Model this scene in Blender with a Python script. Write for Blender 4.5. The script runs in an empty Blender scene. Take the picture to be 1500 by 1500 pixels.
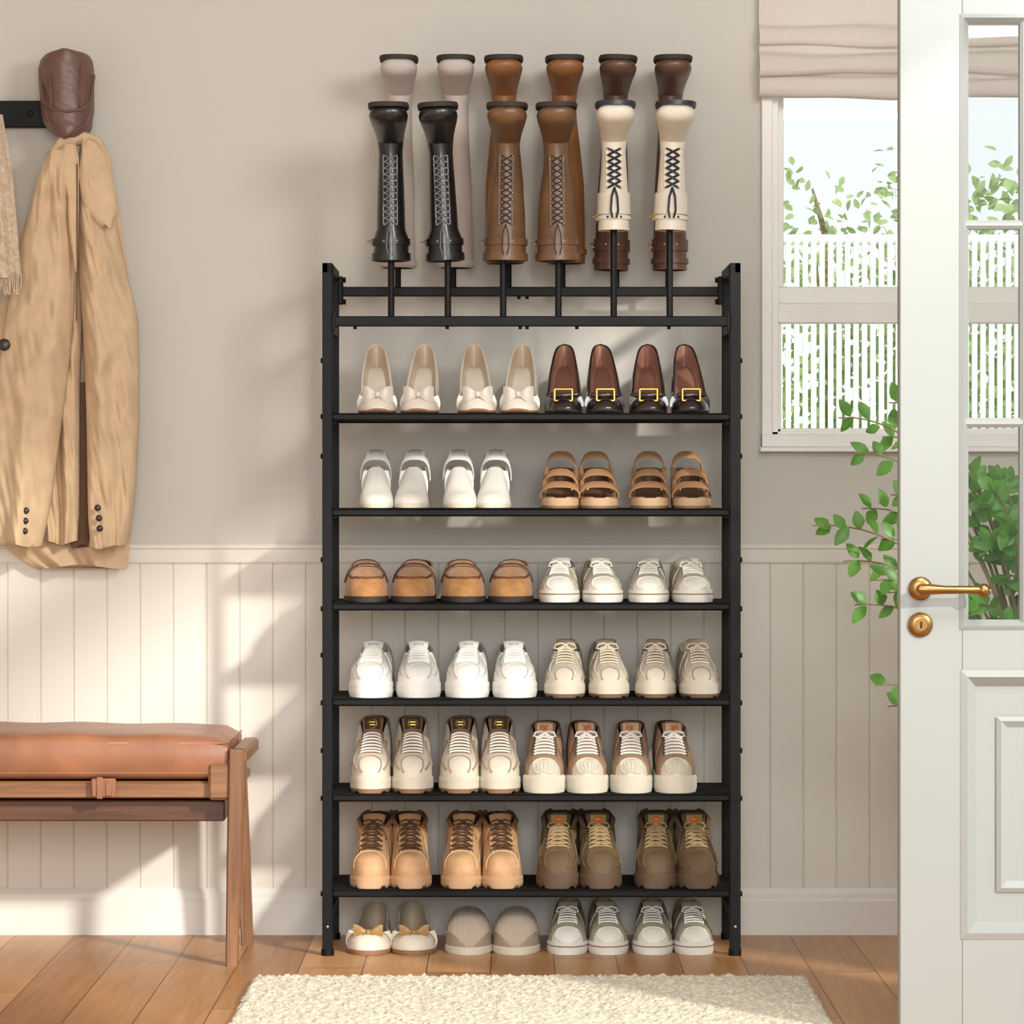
import bpy, bmesh, math, random
from math import sin, cos, pi, sqrt, radians
from mathutils import Vector, Matrix, noise
random.seed(7)
scene = bpy.context.scene
col = scene.collection

# ---------------------------------------------------------------- helpers
CY, CZ, F = -7.87, 1.015, 5100.0
def X(px, y=0.0): return (px-750)*(y-CY)/F
def Z(py, y=0.0): return CZ+(710-py)*(y-CY)/F
def lin(c):
    r = []
    for v in c:
        v = v/255.0
        r.append(v/12.92 if v <= 0.04045 else ((v+0.055)/1.055)**2.4)
    return (r[0], r[1], r[2], 1.0)

class NT:
    def __init__(s, m):
        m.use_nodes = True
        s.t = m.node_tree
        s.b = s.t.nodes['Principled BSDF']
        s.out = s.t.nodes['Material Output']
    def n(s, typ, **k):
        nd = s.t.nodes.new(typ)
        for a, v in k.items():
            if a.startswith('i_'):
                key = a[2:]
                if key.isdigit(): nd.inputs[int(key)].default_value = v
                else: nd.inputs[key.replace('_', ' ')].default_value = v
            else: setattr(nd, a, v)
        return nd
    def l(s, a, b): s.t.links.new(a, b)
    def math(s, op, a, b=None):
        nd = s.t.nodes.new('ShaderNodeMath'); nd.operation = op
        for i, v in enumerate((a, b)):
            if v is None: continue
            if isinstance(v, (int, float)): nd.inputs[i].default_value = v
            else: s.l(v, nd.inputs[i])
        return nd.outputs[0]

_mc = {}
def mat(name, c, rough=0.6, var=0.08, scale=20, bump=0.1, bscale=None, metal=0.0, stretch=(1,1,1), sheen=0.0, coat=0.0, spec=0.5, detail=4, trans=0.0):
    if name in _mc: return _mc[name]
    m = bpy.data.materials.new(name); t = NT(m)
    tc = t.n('ShaderNodeTexCoord'); mp = t.n('ShaderNodeMapping')
    mp.inputs['Scale'].default_value = stretch
    t.l(tc.outputs['Object'], mp.inputs[0])
    no = t.n('ShaderNodeTexNoise', i_Scale=scale, i_Detail=detail)
    t.l(mp.outputs[0], no.inputs['Vector'])
    cr = t.n('ShaderNodeValToRGB')
    L = lin(c)
    cr.color_ramp.elements[0].position = 0.3; cr.color_ramp.elements[1].position = 0.7
    cr.color_ramp.elements[0].color = (L[0]*(1-var), L[1]*(1-var), L[2]*(1-var), 1)
    cr.color_ramp.elements[1].color = (min(1, L[0]*(1+var)), min(1, L[1]*(1+var)), min(1, L[2]*(1+var)), 1)
    t.l(no.outputs[0], cr.inputs[0]); t.l(cr.outputs[0], t.b.inputs['Base Color'])
    t.b.inputs['Roughness'].default_value = rough
    t.b.inputs['Metallic'].default_value = metal
    t.b.inputs['Specular IOR Level'].default_value = spec
    if sheen: t.b.inputs['Sheen Weight'].default_value = sheen
    if coat: t.b.inputs['Coat Weight'].default_value = coat
    if bump:
        n2 = t.n('ShaderNodeTexNoise', i_Scale=bscale or scale*6, i_Detail=3)
        t.l(mp.outputs[0], n2.inputs['Vector'])
        bp = t.n('ShaderNodeBump', i_Strength=bump, i_Distance=0.002)
        t.l(n2.outputs[0], bp.inputs['Height']); t.l(bp.outputs[0], t.b.inputs['Normal'])
    if trans:
        tr = t.n('ShaderNodeBsdfTranslucent'); t.l(cr.outputs[0], tr.inputs[0])
        mx = t.n('ShaderNodeMixShader', i_0=trans)
        t.l(t.b.outputs[0], mx.inputs[1]); t.l(tr.outputs[0], mx.inputs[2]); t.l(mx.outputs[0], t.out.inputs[0])
    _mc[name] = m
    return m

def glass_mat():
    m = bpy.data.materials.new('pane_glass'); t = NT(m)
    tr = t.n('ShaderNodeBsdfTransparent'); tr.inputs[0].default_value = (0.97, 0.985, 0.98, 1)
    gl = t.n('ShaderNodeBsdfGlossy', i_Roughness=0.02)
    mx = t.n('ShaderNodeMixShader', i_0=0.015)
    t.l(tr.outputs[0], mx.inputs[1]); t.l(gl.outputs[0], mx.inputs[2]); t.l(mx.outputs[0], t.out.inputs[0])
    return m

class MB:
    def __init__(s): s.v = []; s.f = []; s.m = []
    def add(s, vs, fs, mi=0):
        o = len(s.v); s.v += [tuple(p) for p in vs]
        for k, f in enumerate(fs):
            s.f.append(tuple(o+i for i in f)); s.m.append(mi[k] if isinstance(mi, list) else mi)
    def loft(s, rings, mi=0, closed=True, cap0=True, cap1=True):
        n = len(rings[0]); vs = [p for r in rings for p in r]; fs = []; ms = []
        for i in range(len(rings)-1):
            for j in range(n if closed else n-1):
                k = (j+1) % n
                fs.append((i*n+j, i*n+k, (i+1)*n+k, (i+1)*n+j))
                ms.append(mi(i, j) if callable(mi) else mi)
        m0 = ms[0] if ms else 0
        if cap0: fs.append(tuple(range(n))[::-1]); ms.append(m0)
        if cap1: fs.append(tuple((len(rings)-1)*n+j for j in range(n))); ms.append(ms[-2] if cap0 else ms[-1])
        s.add(vs, fs, ms)
    def tube(s, pts, r, mi=0, n=6, closed=False, flat=1.0):
        P = [Vector(p) for p in pts]; rings = []
        N = len(P); up = None
        for i in range(N):
            if closed: t = P[(i+1) % N]-P[i-1]
            else: t = P[min(i+1, N-1)]-P[max(i-1, 0)]
            if t.length < 1e-9: t = Vector((0, 0, 1))
            t.normalize()
            if up is None:
                up = Vector((0, 0, 1)) if abs(t.z) < 0.8 else Vector((0, 1, 0))
            a = t.cross(up)
            if a.length < 1e-5: a = t.cross(Vector((1, 0, 0)))
            a.normalize(); b = a.cross(t).normalized(); up = b
            rr = r[i] if isinstance(r, (list, tuple)) else r
            rings.append([P[i]+a*cos(2*pi*k/n)*rr+b*sin(2*pi*k/n)*rr*flat for k in range(n)])
        if closed: rings.append(rings[0])
        s.loft(rings, mi, True, not closed, not closed)
    def box(s, x0, x1, y0, y1, z0, z1, mi=0, bev=0.0, rot=None, seg=1):
        bm = bmesh.new(); bmesh.ops.create_cube(bm, size=1)
        c = Vector(((x0+x1)/2, (y0+y1)/2, (z0+z1)/2)); d = Vector((abs(x1-x0), abs(y1-y0), abs(z1-z0)))
        for v in bm.verts: v.co = Vector((v.co.x*d.x, v.co.y*d.y, v.co.z*d.z))
        if bev: bmesh.ops.bevel(bm, geom=bm.edges[:], offset=min(bev, min(d)*0.49), segments=seg, affect='EDGES', profile=0.6)
        for v in bm.verts:
            p = v.co
            if rot is not None: p = rot @ p
            v.co = p+c
        bm.verts.index_update()
        s.add([v.co.copy() for v in bm.verts], [[v.index for v in f.verts] for f in bm.faces], mi)
        bm.free()
    def ell(s, c, r, mi=0, nu=16, nv=10):
        rings = []
        for i in range(nv+1):
            a = -pi/2+pi*i/nv
            rr = max(cos(a), 1e-3)
            rings.append([(c[0]+r[0]*rr*cos(2*pi*k/nu), c[1]+r[1]*rr*sin(2*pi*k/nu), c[2]+r[2]*sin(a)) for k in range(nu)])
        s.loft(rings, mi)
    def cyl(s, p0, p1, r, mi=0, n=16): s.tube([p0, p1], r, mi, n)
    def mesh(s, name, mats, ang=40, smooth=True):
        me = bpy.data.meshes.new(name); me.from_pydata(s.v, [], s.f)
        for m in mats: me.materials.append(m)
        for p, mi in zip(me.polygons, s.m): p.material_index = mi
        bm = bmesh.new(); bm.from_mesh(me); bmesh.ops.remove_doubles(bm, verts=bm.verts, dist=1e-6)
        bmesh.ops.recalc_face_normals(bm, faces=bm.faces); bm.to_mesh(me); bm.free()
        if smooth:
            for p in me.polygons: p.use_smooth = True
            me.set_sharp_from_angle(angle=radians(ang))
        me.update(); return me
    def build(s, name, mats, loc=(0, 0, 0), parent=None, **k):
        ob = bpy.data.objects.new(name, s.mesh(name, mats, **k)); col.objects.link(ob); ob.location = loc
        if parent: ob.parent = parent
        return ob
def inst(name, me, loc, yaw=0, mirror=False, sc=1.0):
    ob = bpy.data.objects.new(name, me); col.objects.link(ob)
    ob.location = loc; ob.rotation_euler = (0, 0, radians(yaw)); ob.scale = (-sc if mirror else sc, sc, sc)
    return ob
def prof(pts):
    xs = [p[0] for p in pts]; ys = [p[1] for p in pts]; n = len(xs)
    d = [(ys[i+1]-ys[i])/(xs[i+1]-xs[i]) for i in range(n-1)]
    m = [d[0]]+[0 if d[i-1]*d[i] <= 0 else 2*d[i-1]*d[i]/(d[i-1]+d[i]) for i in range(1, n-1)]+[d[-1]] if n > 2 else [d[0], d[0]]
    def f(s):
        if s <= xs[0]: return ys[0]
        if s >= xs[-1]: return ys[-1]
        for i in range(n-1):
            if s <= xs[i+1]: break
        h = xs[i+1]-xs[i]; t = (s-xs[i])/h
        return (2*t**3-3*t*t+1)*ys[i]+(t**3-2*t*t+t)*h*m[i]+(-2*t**3+3*t*t)*ys[i+1]+(t**3-t*t)*h*m[i+1]
    return f
def const(v): return lambda s: v

# ---------------------------------------------------------------- materials
M_wall = mat('wall_paint', (202, 198, 190), 0.9, 0.012, 3, 0.05, 300)
M_wains = mat('wainscot_paint', (224, 219, 209), 0.6, 0.01, 3, 0.02, 200)
M_trim = mat('trim_paint', (230, 227, 220), 0.5, 0.01, 3, 0.0)
M_winp = mat('window_paint', (238, 236, 232), 0.45, 0.01, 3, 0.0)
M_doorp = mat('door_paint', (146, 150, 147), 0.45, 0.015, 3, 0.03, 120)
M_ceil = mat('ceiling_paint', (230, 228, 222), 0.9, 0.01, 3, 0)
M_black = mat('black_powder_coat', (12, 12, 14), 0.5, 0.05, 60, 0.05, 900, spec=.22)
M_mesh = mat('black_mesh_fabric', (12, 12, 14), 0.8, 0.2, 400, 0.4, 900, spec=.2)
M_brass = mat('aged_brass', (140, 106, 64), 0.3, 0.1, 30, 0.0, metal=1.0)
M_gold = mat('gold_metal', (214, 174, 96), 0.25, 0.05, 30, 0.0, metal=1.0)
M_steel = mat('steel', (150, 150, 150), 0.3, 0.05, 30, 0.0, metal=1.0)
M_glass = glass_mat()

def wood(name, c1, c2, axis=0, scale=1.0, rough=0.4):
    m = bpy.data.materials.new(name); t = NT(m)
    tc = t.n('ShaderNodeTexCoord'); mp = t.n('ShaderNodeMapping')
    st = [60*scale, 60*scale, 60*scale]; st[axis] = 3*scale
    mp.inputs['Scale'].default_value = st; t.l(tc.outputs['Object'], mp.inputs[0])
    no = t.n('ShaderNodeTexNoise', i_Scale=1.0, i_Detail=6, i_Roughness=0.65, i_Distortion=0.6); t.l(mp.outputs[0], no.inputs['Vector'])
    cr = t.n('ShaderNodeValToRGB'); cr.color_ramp.elements[0].position = 0.3; cr.color_ramp.elements[1].position = 0.7
    cr.color_ramp.elements[0].color = lin(c1); cr.color_ramp.elements[1].color = lin(c2)
    t.l(no.outputs[0], cr.inputs[0]); t.l(cr.outputs[0], t.b.inputs['Base Color']); t.b.inputs['Roughness'].default_value = rough
    bp = t.n('ShaderNodeBump', i_Strength=0.15, i_Distance=0.002); t.l(no.outputs[0], bp.inputs['Height']); t.l(bp.outputs[0], t.b.inputs['Normal'])
    return m
def floor_mat():
    m = bpy.data.materials.new('oak_plank_floor'); t = NT(m)
    tc = t.n('ShaderNodeTexCoord'); sp = t.n('ShaderNodeSeparateXYZ'); t.l(tc.outputs['Object'], sp.inputs[0])
    u = t.math('DIVIDE', t.math('ADD', sp.outputs[0], 20.012), 0.134)
    iu = t.math('FLOOR', u); fu = t.math('FRACT', u)
    wn = t.n('ShaderNodeTexWhiteNoise', noise_dimensions='1D'); t.l(iu, wn.inputs['W'])
    v = t.math('ADD', t.math('DIVIDE', sp.outputs[1], 1.3), t.math('MULTIPLY', wn.outputs['Value'], 7.0))
    iv = t.math('FLOOR', v); fv = t.math('FRACT', v)
    cb = t.n('ShaderNodeCombineXYZ'); t.l(iu, cb.inputs[0]); t.l(iv, cb.inputs[1])
    w2 = t.n('ShaderNodeTexWhiteNoise', noise_dimensions='3D'); t.l(cb.outputs[0], w2.inputs['Vector'])
    c2 = t.n('ShaderNodeCombineXYZ')
    t.l(t.math('MULTIPLY', sp.outputs[0], 55.0), c2.inputs[0]); t.l(t.math('MULTIPLY', sp.outputs[1], 3.0), c2.inputs[1])
    t.l(t.math('MULTIPLY', w2.outputs['Value'], 40.0), c2.inputs[2])
    no = t.n('ShaderNodeTexNoise', i_Scale=1.0, i_Detail=6, i_Roughness=0.6, i_Distortion=0.8); t.l(c2.outputs[0], no.inputs['Vector'])
    fac = t.math('ADD', t.math('MULTIPLY', no.outputs[0], 0.6), t.math('MULTIPLY', w2.outputs['Value'], 0.4))
    cr = t.n('ShaderNodeValToRGB'); cr.color_ramp.elements[0].position = 0.2; cr.color_ramp.elements[1].position = 0.8
    cr.color_ramp.elements[0].color = lin((160, 110, 66)); cr.color_ramp.elements[1].color = lin((218, 166, 114))
    t.l(fac, cr.inputs[0])
    g = t.math('MAXIMUM', t.math('LESS_THAN', fu, 0.018), t.math('LESS_THAN', fv, 0.003))
    mx = t.n('ShaderNodeMix', data_type='RGBA'); t.l(g, mx.inputs[0]); t.l(cr.outputs[0], mx.inputs[6]); mx.inputs[7].default_value = lin((92, 60, 36))
    t.l(mx.outputs[2], t.b.inputs['Base Color']); t.b.inputs['Roughness'].default_value = 0.38
    bp = t.n('ShaderNodeBump', i_Strength=0.12, i_Distance=0.002); t.l(no.outputs[0], bp.inputs['Height']); t.l(bp.outputs[0], t.b.inputs['Normal'])
    return m

# ---------------------------------------------------------------- room shell
XL, XR, YB, HC = -2.3, 1.5, -9.0, 2.6
b = MB(); b.box(XL-.1, XR+.1, -8.6, 0.12, -0.1, 0); b.build('floor', [floor_mat()], smooth=False)
b = MB(); b.box(XL, XR, -3.2, 0.12, HC, HC+.1); b.build('ceiling', [M_ceil], smooth=False)  # out of view, added to cut the ambient light
wx0, wx1, wz0, wz1 = 0.575, 1.40, 1.10, 2.25
b = MB()
b.box(XL, wx0, 0, .12, 0, HC); b.box(wx1, XR+.1, 0, .12, 0, HC); b.box(wx0, wx1, 0, .12, 0, wz0); b.box(wx0, wx1, 0, .12, wz1, HC)
b.build('wall_back', [M_wall], smooth=False)
b = MB(); b.box(XL-.1, XL, -3.2, .12, 0, HC); b.build('wall_left', [M_wall], smooth=False)  # unseen side wall, added to dim the ambient light on the left
b = MB()  # unseen right wall, wide french door opening shaped to throw the sun patch
b.box(XR, XR+.1, -1.56, 0.0, 0, HC); b.box(XR, XR+.1, -4.3, -1.56, 2.34, HC); b.box(XR, XR+.1, -5.2, -4.3, 0, HC)
b.build('wall_right', [M_wall], smooth=False)
b = MB(); pitch = 48.5/648; x = X(12)-20*pitch; pts = []
while x < XR:
    pts += [(x-.0022, -.012), (x, -.0085), (x+.0022, -.012)]; x += pitch
pts = [p for p in pts if XL < p[0] < XR]
pts = [(XL, -.012)]+pts+[(XR, -.012)]
b.loft([[(p[0], p[1], zz) for p in pts] for zz in (0.1, 0.86)], 0, closed=False, cap0=False, cap1=False)
b.build('trim_1', [M_wains], ang=10)
def extr(name, profile, m, x0=XL, x1=XR):
    b = MB(); b.loft([[(xx, p[0], p[1]) for p in profile] for xx in (x0, x1)], 0); return b.build(name, [m], ang=25)
zt = Z(797); zb = Z(825)
extr('trim_2', [(0, zb), (-.016, zb), (-.018, zb+.004), (-.018, zt-.012), (-.021, zt-.009), (-.021, zt-.002), (-.019, zt), (0, zt)], M_wains)
bz = Z(1300)
extr('baseboard_back', [(0, 0), (-.024, 0), (-.024, bz-.028), (-.021, bz-.022), (-.021, bz-.012), (-.017, bz-.004), (-.014, bz), (0, bz)], M_trim)

# ---------------------------------------------------------------- window
win = bpy.data.objects.new('window_1', None); col.objects.link(win)
b = MB()
b.box(X(1115), X(1131), -.018, .02, Z(662), 2.3, 0, .002)
b.box(1.40, 1.435, -.018, .02, Z(662), 2.3, 0, .002)
b.box(X(1115), 1.435, -.018, .02, 2.25, 2.3, 0, .002)
b.box(X(1115)-.004, 1.44, -.03, .06, Z(662), Z(655), 0, .002)
b.box(X(1115), 1.435, -.022, .06, Z(655), Z(636), 0, .002)
b.box(X(1131), 1.40, .0, .07, Z(640), Z(632), 0, .001)
b.box(X(1131), X(1140), .0, .09, Z(640), 2.25, 0, .001)
b.box(1.385, 1.40, .0, .09, Z(640), 2.25, 0, .001)
b.box(X(1138), X(1146), .03, .055, Z(636), Z(443), 0, .002)
b.box(X(1138), 1.39, .03, .055, Z(634), Z(627), 0, .002)
b.box(X(1138), 1.39, .025, .055, Z(473), Z(443), 0, .003)
b.box(X(1138), X(1151), .06, .085, Z(443), 2.25, 0, .002)
b.box(X(1138), 1.39, .055, .085, Z(446), Z(418), 0, .003)
b.box(.94, .99, .0, .09, Z(640), 2.25, 0, .003)
b.box(1.37, 1.39, .06, .085, Z(640), 2.25, 0, .002)
b.build('window_frame', [M_winp], parent=win)
b = MB(); b.box(X(1140), 1.39, .042, .045, Z(634), Z(450)); b.box(X(1140), 1.39, .070, .073, Z(440), 2.25)
b.build('window_panes', [M_glass], parent=win, smooth=False)

# roman shade
b = MB(); y0 = -.03
ctrl = [(0, 2.32), (-.012, 2.2), (-.014, Z(38)), (-.030, Z(48)), (-.042, Z(64)), (-.034, Z(72)), (-.020, Z(66)), (-.018, Z(78)), (-.036, Z(88)), (-.046, Z(104)), (-.034, Z(113)), (-.018, Z(104)), (-.018, Z(114)), (-.034, Z(122)), (-.040, Z(136)), (-.030, Z(146)), (-.016, Z(147)), (-.008, Z(138))]
fy = prof([(i, p[0]) for i, p in enumerate(ctrl)]); fz = prof([(i, p[1]) for i, p in enumerate(ctrl)])
rings = []
nx = 60
for i in range(nx+1):
    xx = X(1112, -.05)+(1.44-X(1112, -.05))*i/nx
    r = []
    for k in range((len(ctrl)-1)*5+1):
        q = k/5; sag = .006*sin(xx*9+q*.6)*min(1, q/4)+.003*sin(xx*23+q)
        r.append((xx, y0+fy(q)*1.0+sag*.3, fz(q)+sag*(0.6 if q > 2 else 0)))
    rings.append(r)
b.loft(rings, 0, closed=False, cap0=False, cap1=False)
sh = b.build('roman_shade', [mat('shade_linen', (230, 220, 215), 0.9, 0.04, 300, 0.3, 800, trans=0.3)], ang=80)

# ---------------------------------------------------------------- door
DY = -1.60; dt = .04
door = bpy.data.objects.new('door_1', None); col.objects.link(door)
def DX(p): return X(p, DY)
def DZ(p): return Z(p, DY)
dx0 = DX(1318); pw = DX(1495)-DX(1420); mw = .022; gx0 = DX(1420); gx1 = gx0+4*pw+3*mw; dx1 = gx1+.118
b = MB(); ya, yb = DY, DY+dt; e = .012
b.box(dx0, gx0-e, ya, yb, .012, 2.02, 0, .002); b.box(gx1+e, dx1, ya, yb, .012, 2.02, 0, .002)
b.box(gx0-e, gx1+e, ya, yb, DZ(35)+e, 2.02, 0); b.box(gx0-e, gx1+e, ya, yb, DZ(985), DZ(908)-e, 0)
b.box(gx0-e, gx1+e, ya, yb, .012, .2, 0)
b.box(gx0-e, gx1+e, ya+.014, yb-.014, .2, DZ(985), 0)
def frame(x0, x1, z0, z1, w, y0, y1, mi=0):
    for (A, B) in (((x0, z0), (x1, z0)), ((x1, z0), (x1, z1)), ((x1, z1), (x0, z1)), ((x0, z1), (x0, z0))):
        cx, cz = (x0+x1)/2, (z0+z1)/2
        def inn(p): return (p[0]+(w if p[0] < cx else -w), p[1]+(w if p[1] < cz else -w))
        def mid(p): return (p[0]+(w*.4 if p[0] < cx else -w*.4), p[1]+(w*.4 if p[1] < cz else -w*.4))
        a2, b2 = inn(A), inn(B); am, bmid = mid(A), mid(B)
        b.add([(A[0], y0, A[1]), (B[0], y0, B[1]), (bmid[0], y0-.004, bmid[1]), (am[0], y0-.004, am[1]), (b2[0], y1, b2[1]), (a2[0], y1, a2[1])],
              [(0, 1, 2, 3), (3, 2, 4, 5)], mi)
frame(gx0-e-.006, gx1+e+.006, DZ(908)-e-.006, DZ(35)+e+.006, .018, ya-.001, ya+.014)
frame(gx0-e-.004, gx1+e+.004, .196, DZ(985)+.004, .03, ya-.001, ya+.014)
frame(gx0+.05, gx1-.05, .28, DZ(985)-.08, .02, ya+.010, ya+.014)
for i in range(1, 4):
    xx = gx0+i*pw+(i-1)*mw; b.box(xx, xx+mw, ya+.004, yb-.004, DZ(908)-e, DZ(35)+e, 0, .006)
for za, zb_ in ((DZ(335), DZ(322)), (DZ(626), DZ(612))):
    b.box(gx0-e, gx1+e, ya+.004, yb-.004, za, zb_, 0, .006)
b.build('door_leaf', [M_doorp], parent=door, ang=25)
b = MB(); b.box(gx0-e, gx1+e, ya+.018, ya+.021, DZ(908)-e, DZ(35)+e); b.build('door_glass', [M_glass], parent=door, smooth=False)
b = MB(); hx, hz = DX(1348), DZ(862)
def disc(b, c, r, d, mi=0):
    ps = [(0, r*.98), (d*.5, r), (d*.8, r*.85), (d, r*.6), (d*1.02, 0.0005)]
    b.loft([[(c[0]+q*cos(2*pi*k/28), c[1]-o, c[2]+q*sin(2*pi*k/28)) for k in range(28)] for o, q in ps], mi)
disc(b, (hx, ya, hz), .0215, .010)
b.cyl((hx, ya, hz), (hx, ya-.045, hz), .0085)
pts = [(hx-.006, ya-.045, hz), (hx+.01, ya-.047, hz), (hx+.04, ya-.047, hz-.001), (hx+.09, ya-.046, hz-.001), (hx+.108, ya-.046, hz-.002), (hx+.120, ya-.045, hz-.003)]
b.tube(pts, [.010, .010, .0075, .0072, .0085, .006], 0, 14)
b.ell((hx+.108, ya-.046, hz-.002), (.013, .010, .0125))
k2 = DZ(915); disc(b, (hx, ya, k2), .0225, .008); b.cyl((hx, ya, k2), (hx, ya-.014, k2), .011); b.box(hx-.0015, hx+.0015, ya-.0155, ya-.012, k2-.006, k2+.006, 1)
b.build('door_handle', [M_brass, M_black], parent=door)

# ---------------------------------------------------------------- outside
b = MB(); b.box(-3, 8, .3, 12, -.3, -.05); b.build('garden_lawn', [mat('grass', (130, 158, 100), .9, .2, 10)], smooth=False)
b = MB(); fyy = 2.2
xx = .4
while xx < 3.2:
    b.box(xx, xx+.015, fyy, fyy+.015, -.05, Z(352, fyy), 0); xx += .0245
b.box(.4, 3.2, fyy+.015, fyy+.04, Z(352, fyy)-.01, Z(345, fyy)+.004); b.box(.4, 3.2, fyy+.015, fyy+.04, .9, .95)
b.build('garden_fence', [mat('fence_white', (232, 236, 228), .8, .03)], smooth=False)
M_leaf1 = mat('tree_leaf', (172, 192, 136), .6, .22, 8, 0, trans=.35)
M_leafp = mat('plant_leaf', (100, 154, 64), .4, .25, 30, 0, trans=.35)
M_stem = mat('plant_stem', (130, 120, 84), .7)
def leaf(b, p, d, nrm, L, W, mi=0):
    p = Vector(p); d = Vector(d).normalized(); n = Vector(nrm); n = (n-d*n.dot(d)).normalized(); s = d.cross(n)
    prof_ = [(0, .02), (.15, .55), (.4, 1), (.65, .85), (.88, .42), (1, .02)]
    vs = []
    for t, w in prof_:
        c = p+d*L*t-n*L*.18*t*t
        vs += [c-s*W*w*.5+n*W*.12*w, c, c+s*W*w*.5+n*W*.12*w]
    fs = []
    for i in range(5):
        a = i*3; fs += [(a, a+1, a+4, a+3), (a+1, a+2, a+5, a+4)]
    b.add(vs, fs, mi)
def rv(): return Vector((random.gauss(0, 1), random.gauss(0, 1), random.gauss(0, 1)))
b = MB()
def tree(cx, cy, z0, z1, rad, n, L=.07):
    b.tube([(cx, cy, -.045), (cx+.05, cy, (z0+z1)/2), (cx, cy, z1-.1)], [.022, .014, .004], 1)
    for i in range(n):
        v = rv().normalized()*random.random()**.4
        p = (cx+v.x*rad, cy+v.y*rad*.6, (z0+z1)/2+v.z*(z1-z0)/2)
        leaf(b, p, rv(), rv()+Vector((0, -1.5, .8)), L, L*.55)
tree(1.66, 3.4, .7, 2.12, .42, 1300, .05); tree(2.55, 3.2, .6, 2.2, .6, 900); tree(1.02, 3.8, .5, 1.86, .50, 1700, .045); tree(1.32, 3.5, 1.3, 2.16, .24, 480, .038); tree(1.6, 3.9, .5, 1.8, .6, 900); tree(1.05, 4.3, 1.6, 2.15, .28, 160, .04)
b.build('garden_tree', [M_leaf1, M_stem])

# ---------------------------------------------------------------- potted plant
b = MB(); PY = -.72; bx, by = 1.08, -.68
b.loft([[(bx+r*cos(a*pi/16), by+r*sin(a*pi/16), z) for a in range(32)] for r, z in ((.10, 0), (.115, .01), (.15, .28), (.16, .30), (.16, .33), (.145, .33), (.14, .30))], 2)
b.loft([[(bx+r*cos(a*pi/16), by+r*sin(a*pi/16), .30) for a in range(32)] for r in (.145, .001)], 3)
def branch(tipx, tipy, leaves, ydep=PY, n=10):
    tx, tz = X(tipx, ydep), Z(tipy, ydep)
    P0 = Vector((bx, by, .30)); P3 = Vector((tx, ydep, tz)); P1 = Vector((bx-.02, by, .30+(tz-.3)*.65)); P2 = Vector(((bx+tx)/2, ydep, tz+.02))
    pts = []
    for i in range(n*2+1):
        t = i/(n*2); pts.append(P0*(1-t)**3+P1*3*t*(1-t)**2+P2*3*t*t*(1-t)+P3*t**3)
    b.tube(pts, [.004*(1-i/len(pts))+.0013 for i in range(len(pts))], 1, 5)
    for k in range(leaves):
        t = 1-.5*(k/leaves)**1.1; i = min(len(pts)-2, int(t*(len(pts)-1))); q = pts[i]; d = (pts[i+1]-pts[i]).normalized()
        side = Vector((-d.z, 0, d.x))*(1 if k % 2 else -1)
        leaf(b, q+rv()*.004, d*.6+side*random.uniform(.5, 1.1)+rv()*.2, Vector((0, -1, .5))+rv()*.4, random.uniform(.032, .048), random.uniform(.021, .030))
for tx, ty, n in ((1228, 612, 11), (1250, 665, 9), (1292, 640, 9), (1190, 770, 14), (1262, 745, 10), (1235, 822, 11), (1252, 886, 9), (1278, 850, 10),
                  (1282, 1004, 8), (1300, 1035, 7), (1300, 868, 10), (1340, 640, 12), (1290, 790, 9), (1302, 590, 8), (1305, 725, 9)):
    branch(tx, ty, n, PY+random.uniform(-.08, .08))
for i in range(14):
    branch(random.uniform(1400, 1530), random.uniform(680, 890), 15, PY+random.uniform(-.12, .12))
b.build('potted_plant', [M_leafp, M_stem, mat('terracotta', (190, 160, 130), .8), mat('soil', (60, 45, 35), .95)])

# ---------------------------------------------------------------- rug
b = MB(); rx0, rx1, ry0, ry1 = X(368, -.76)*.994, X(1184, -.76)*.994, -1.75, -.76
NX, NY = 380, 300
vs = []
for j in range(NY+1):
    for i in range(NX+1):
        u = i/NX; v = j/NY
        x = rx0+(rx1-rx0)*u; y = ry0+(ry1-ry0)*v
        ed = min(u, 1-u)*(rx1-rx0); ed2 = min(v, 1-v)*(ry1-ry0); em = min(ed, ed2)
        h = .014*min(1, (em/.012))**.5
        nz = noise.noise(Vector((x*70, y*70, 0)))*.006+noise.noise(Vector((x*170, y*170, 3)))*.005
        jx = noise.noise(Vector((y*60, 7, 0)))*.008 if ed < .004 else 0
        jy = noise.noise(Vector((x*60, 9, 0)))*.008 if ed2 < .004 else 0
        vs.append((x+jx, y+jy, max(0.0, h+(nz if em > 0 else 0)) if em > 1e-6 else 0.0))
fs = [(j*(NX+1)+i, j*(NX+1)+i+1, (j+1)*(NX+1)+i+1, (j+1)*(NX+1)+i) for j in range(NY) for i in range(NX)]
b.add(vs, fs, 0)
b.build('area_rug', [mat('wool_cream', (212, 203, 182), .95, .2, 70, .8, 400, sheen=.15)], ang=180)

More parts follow.
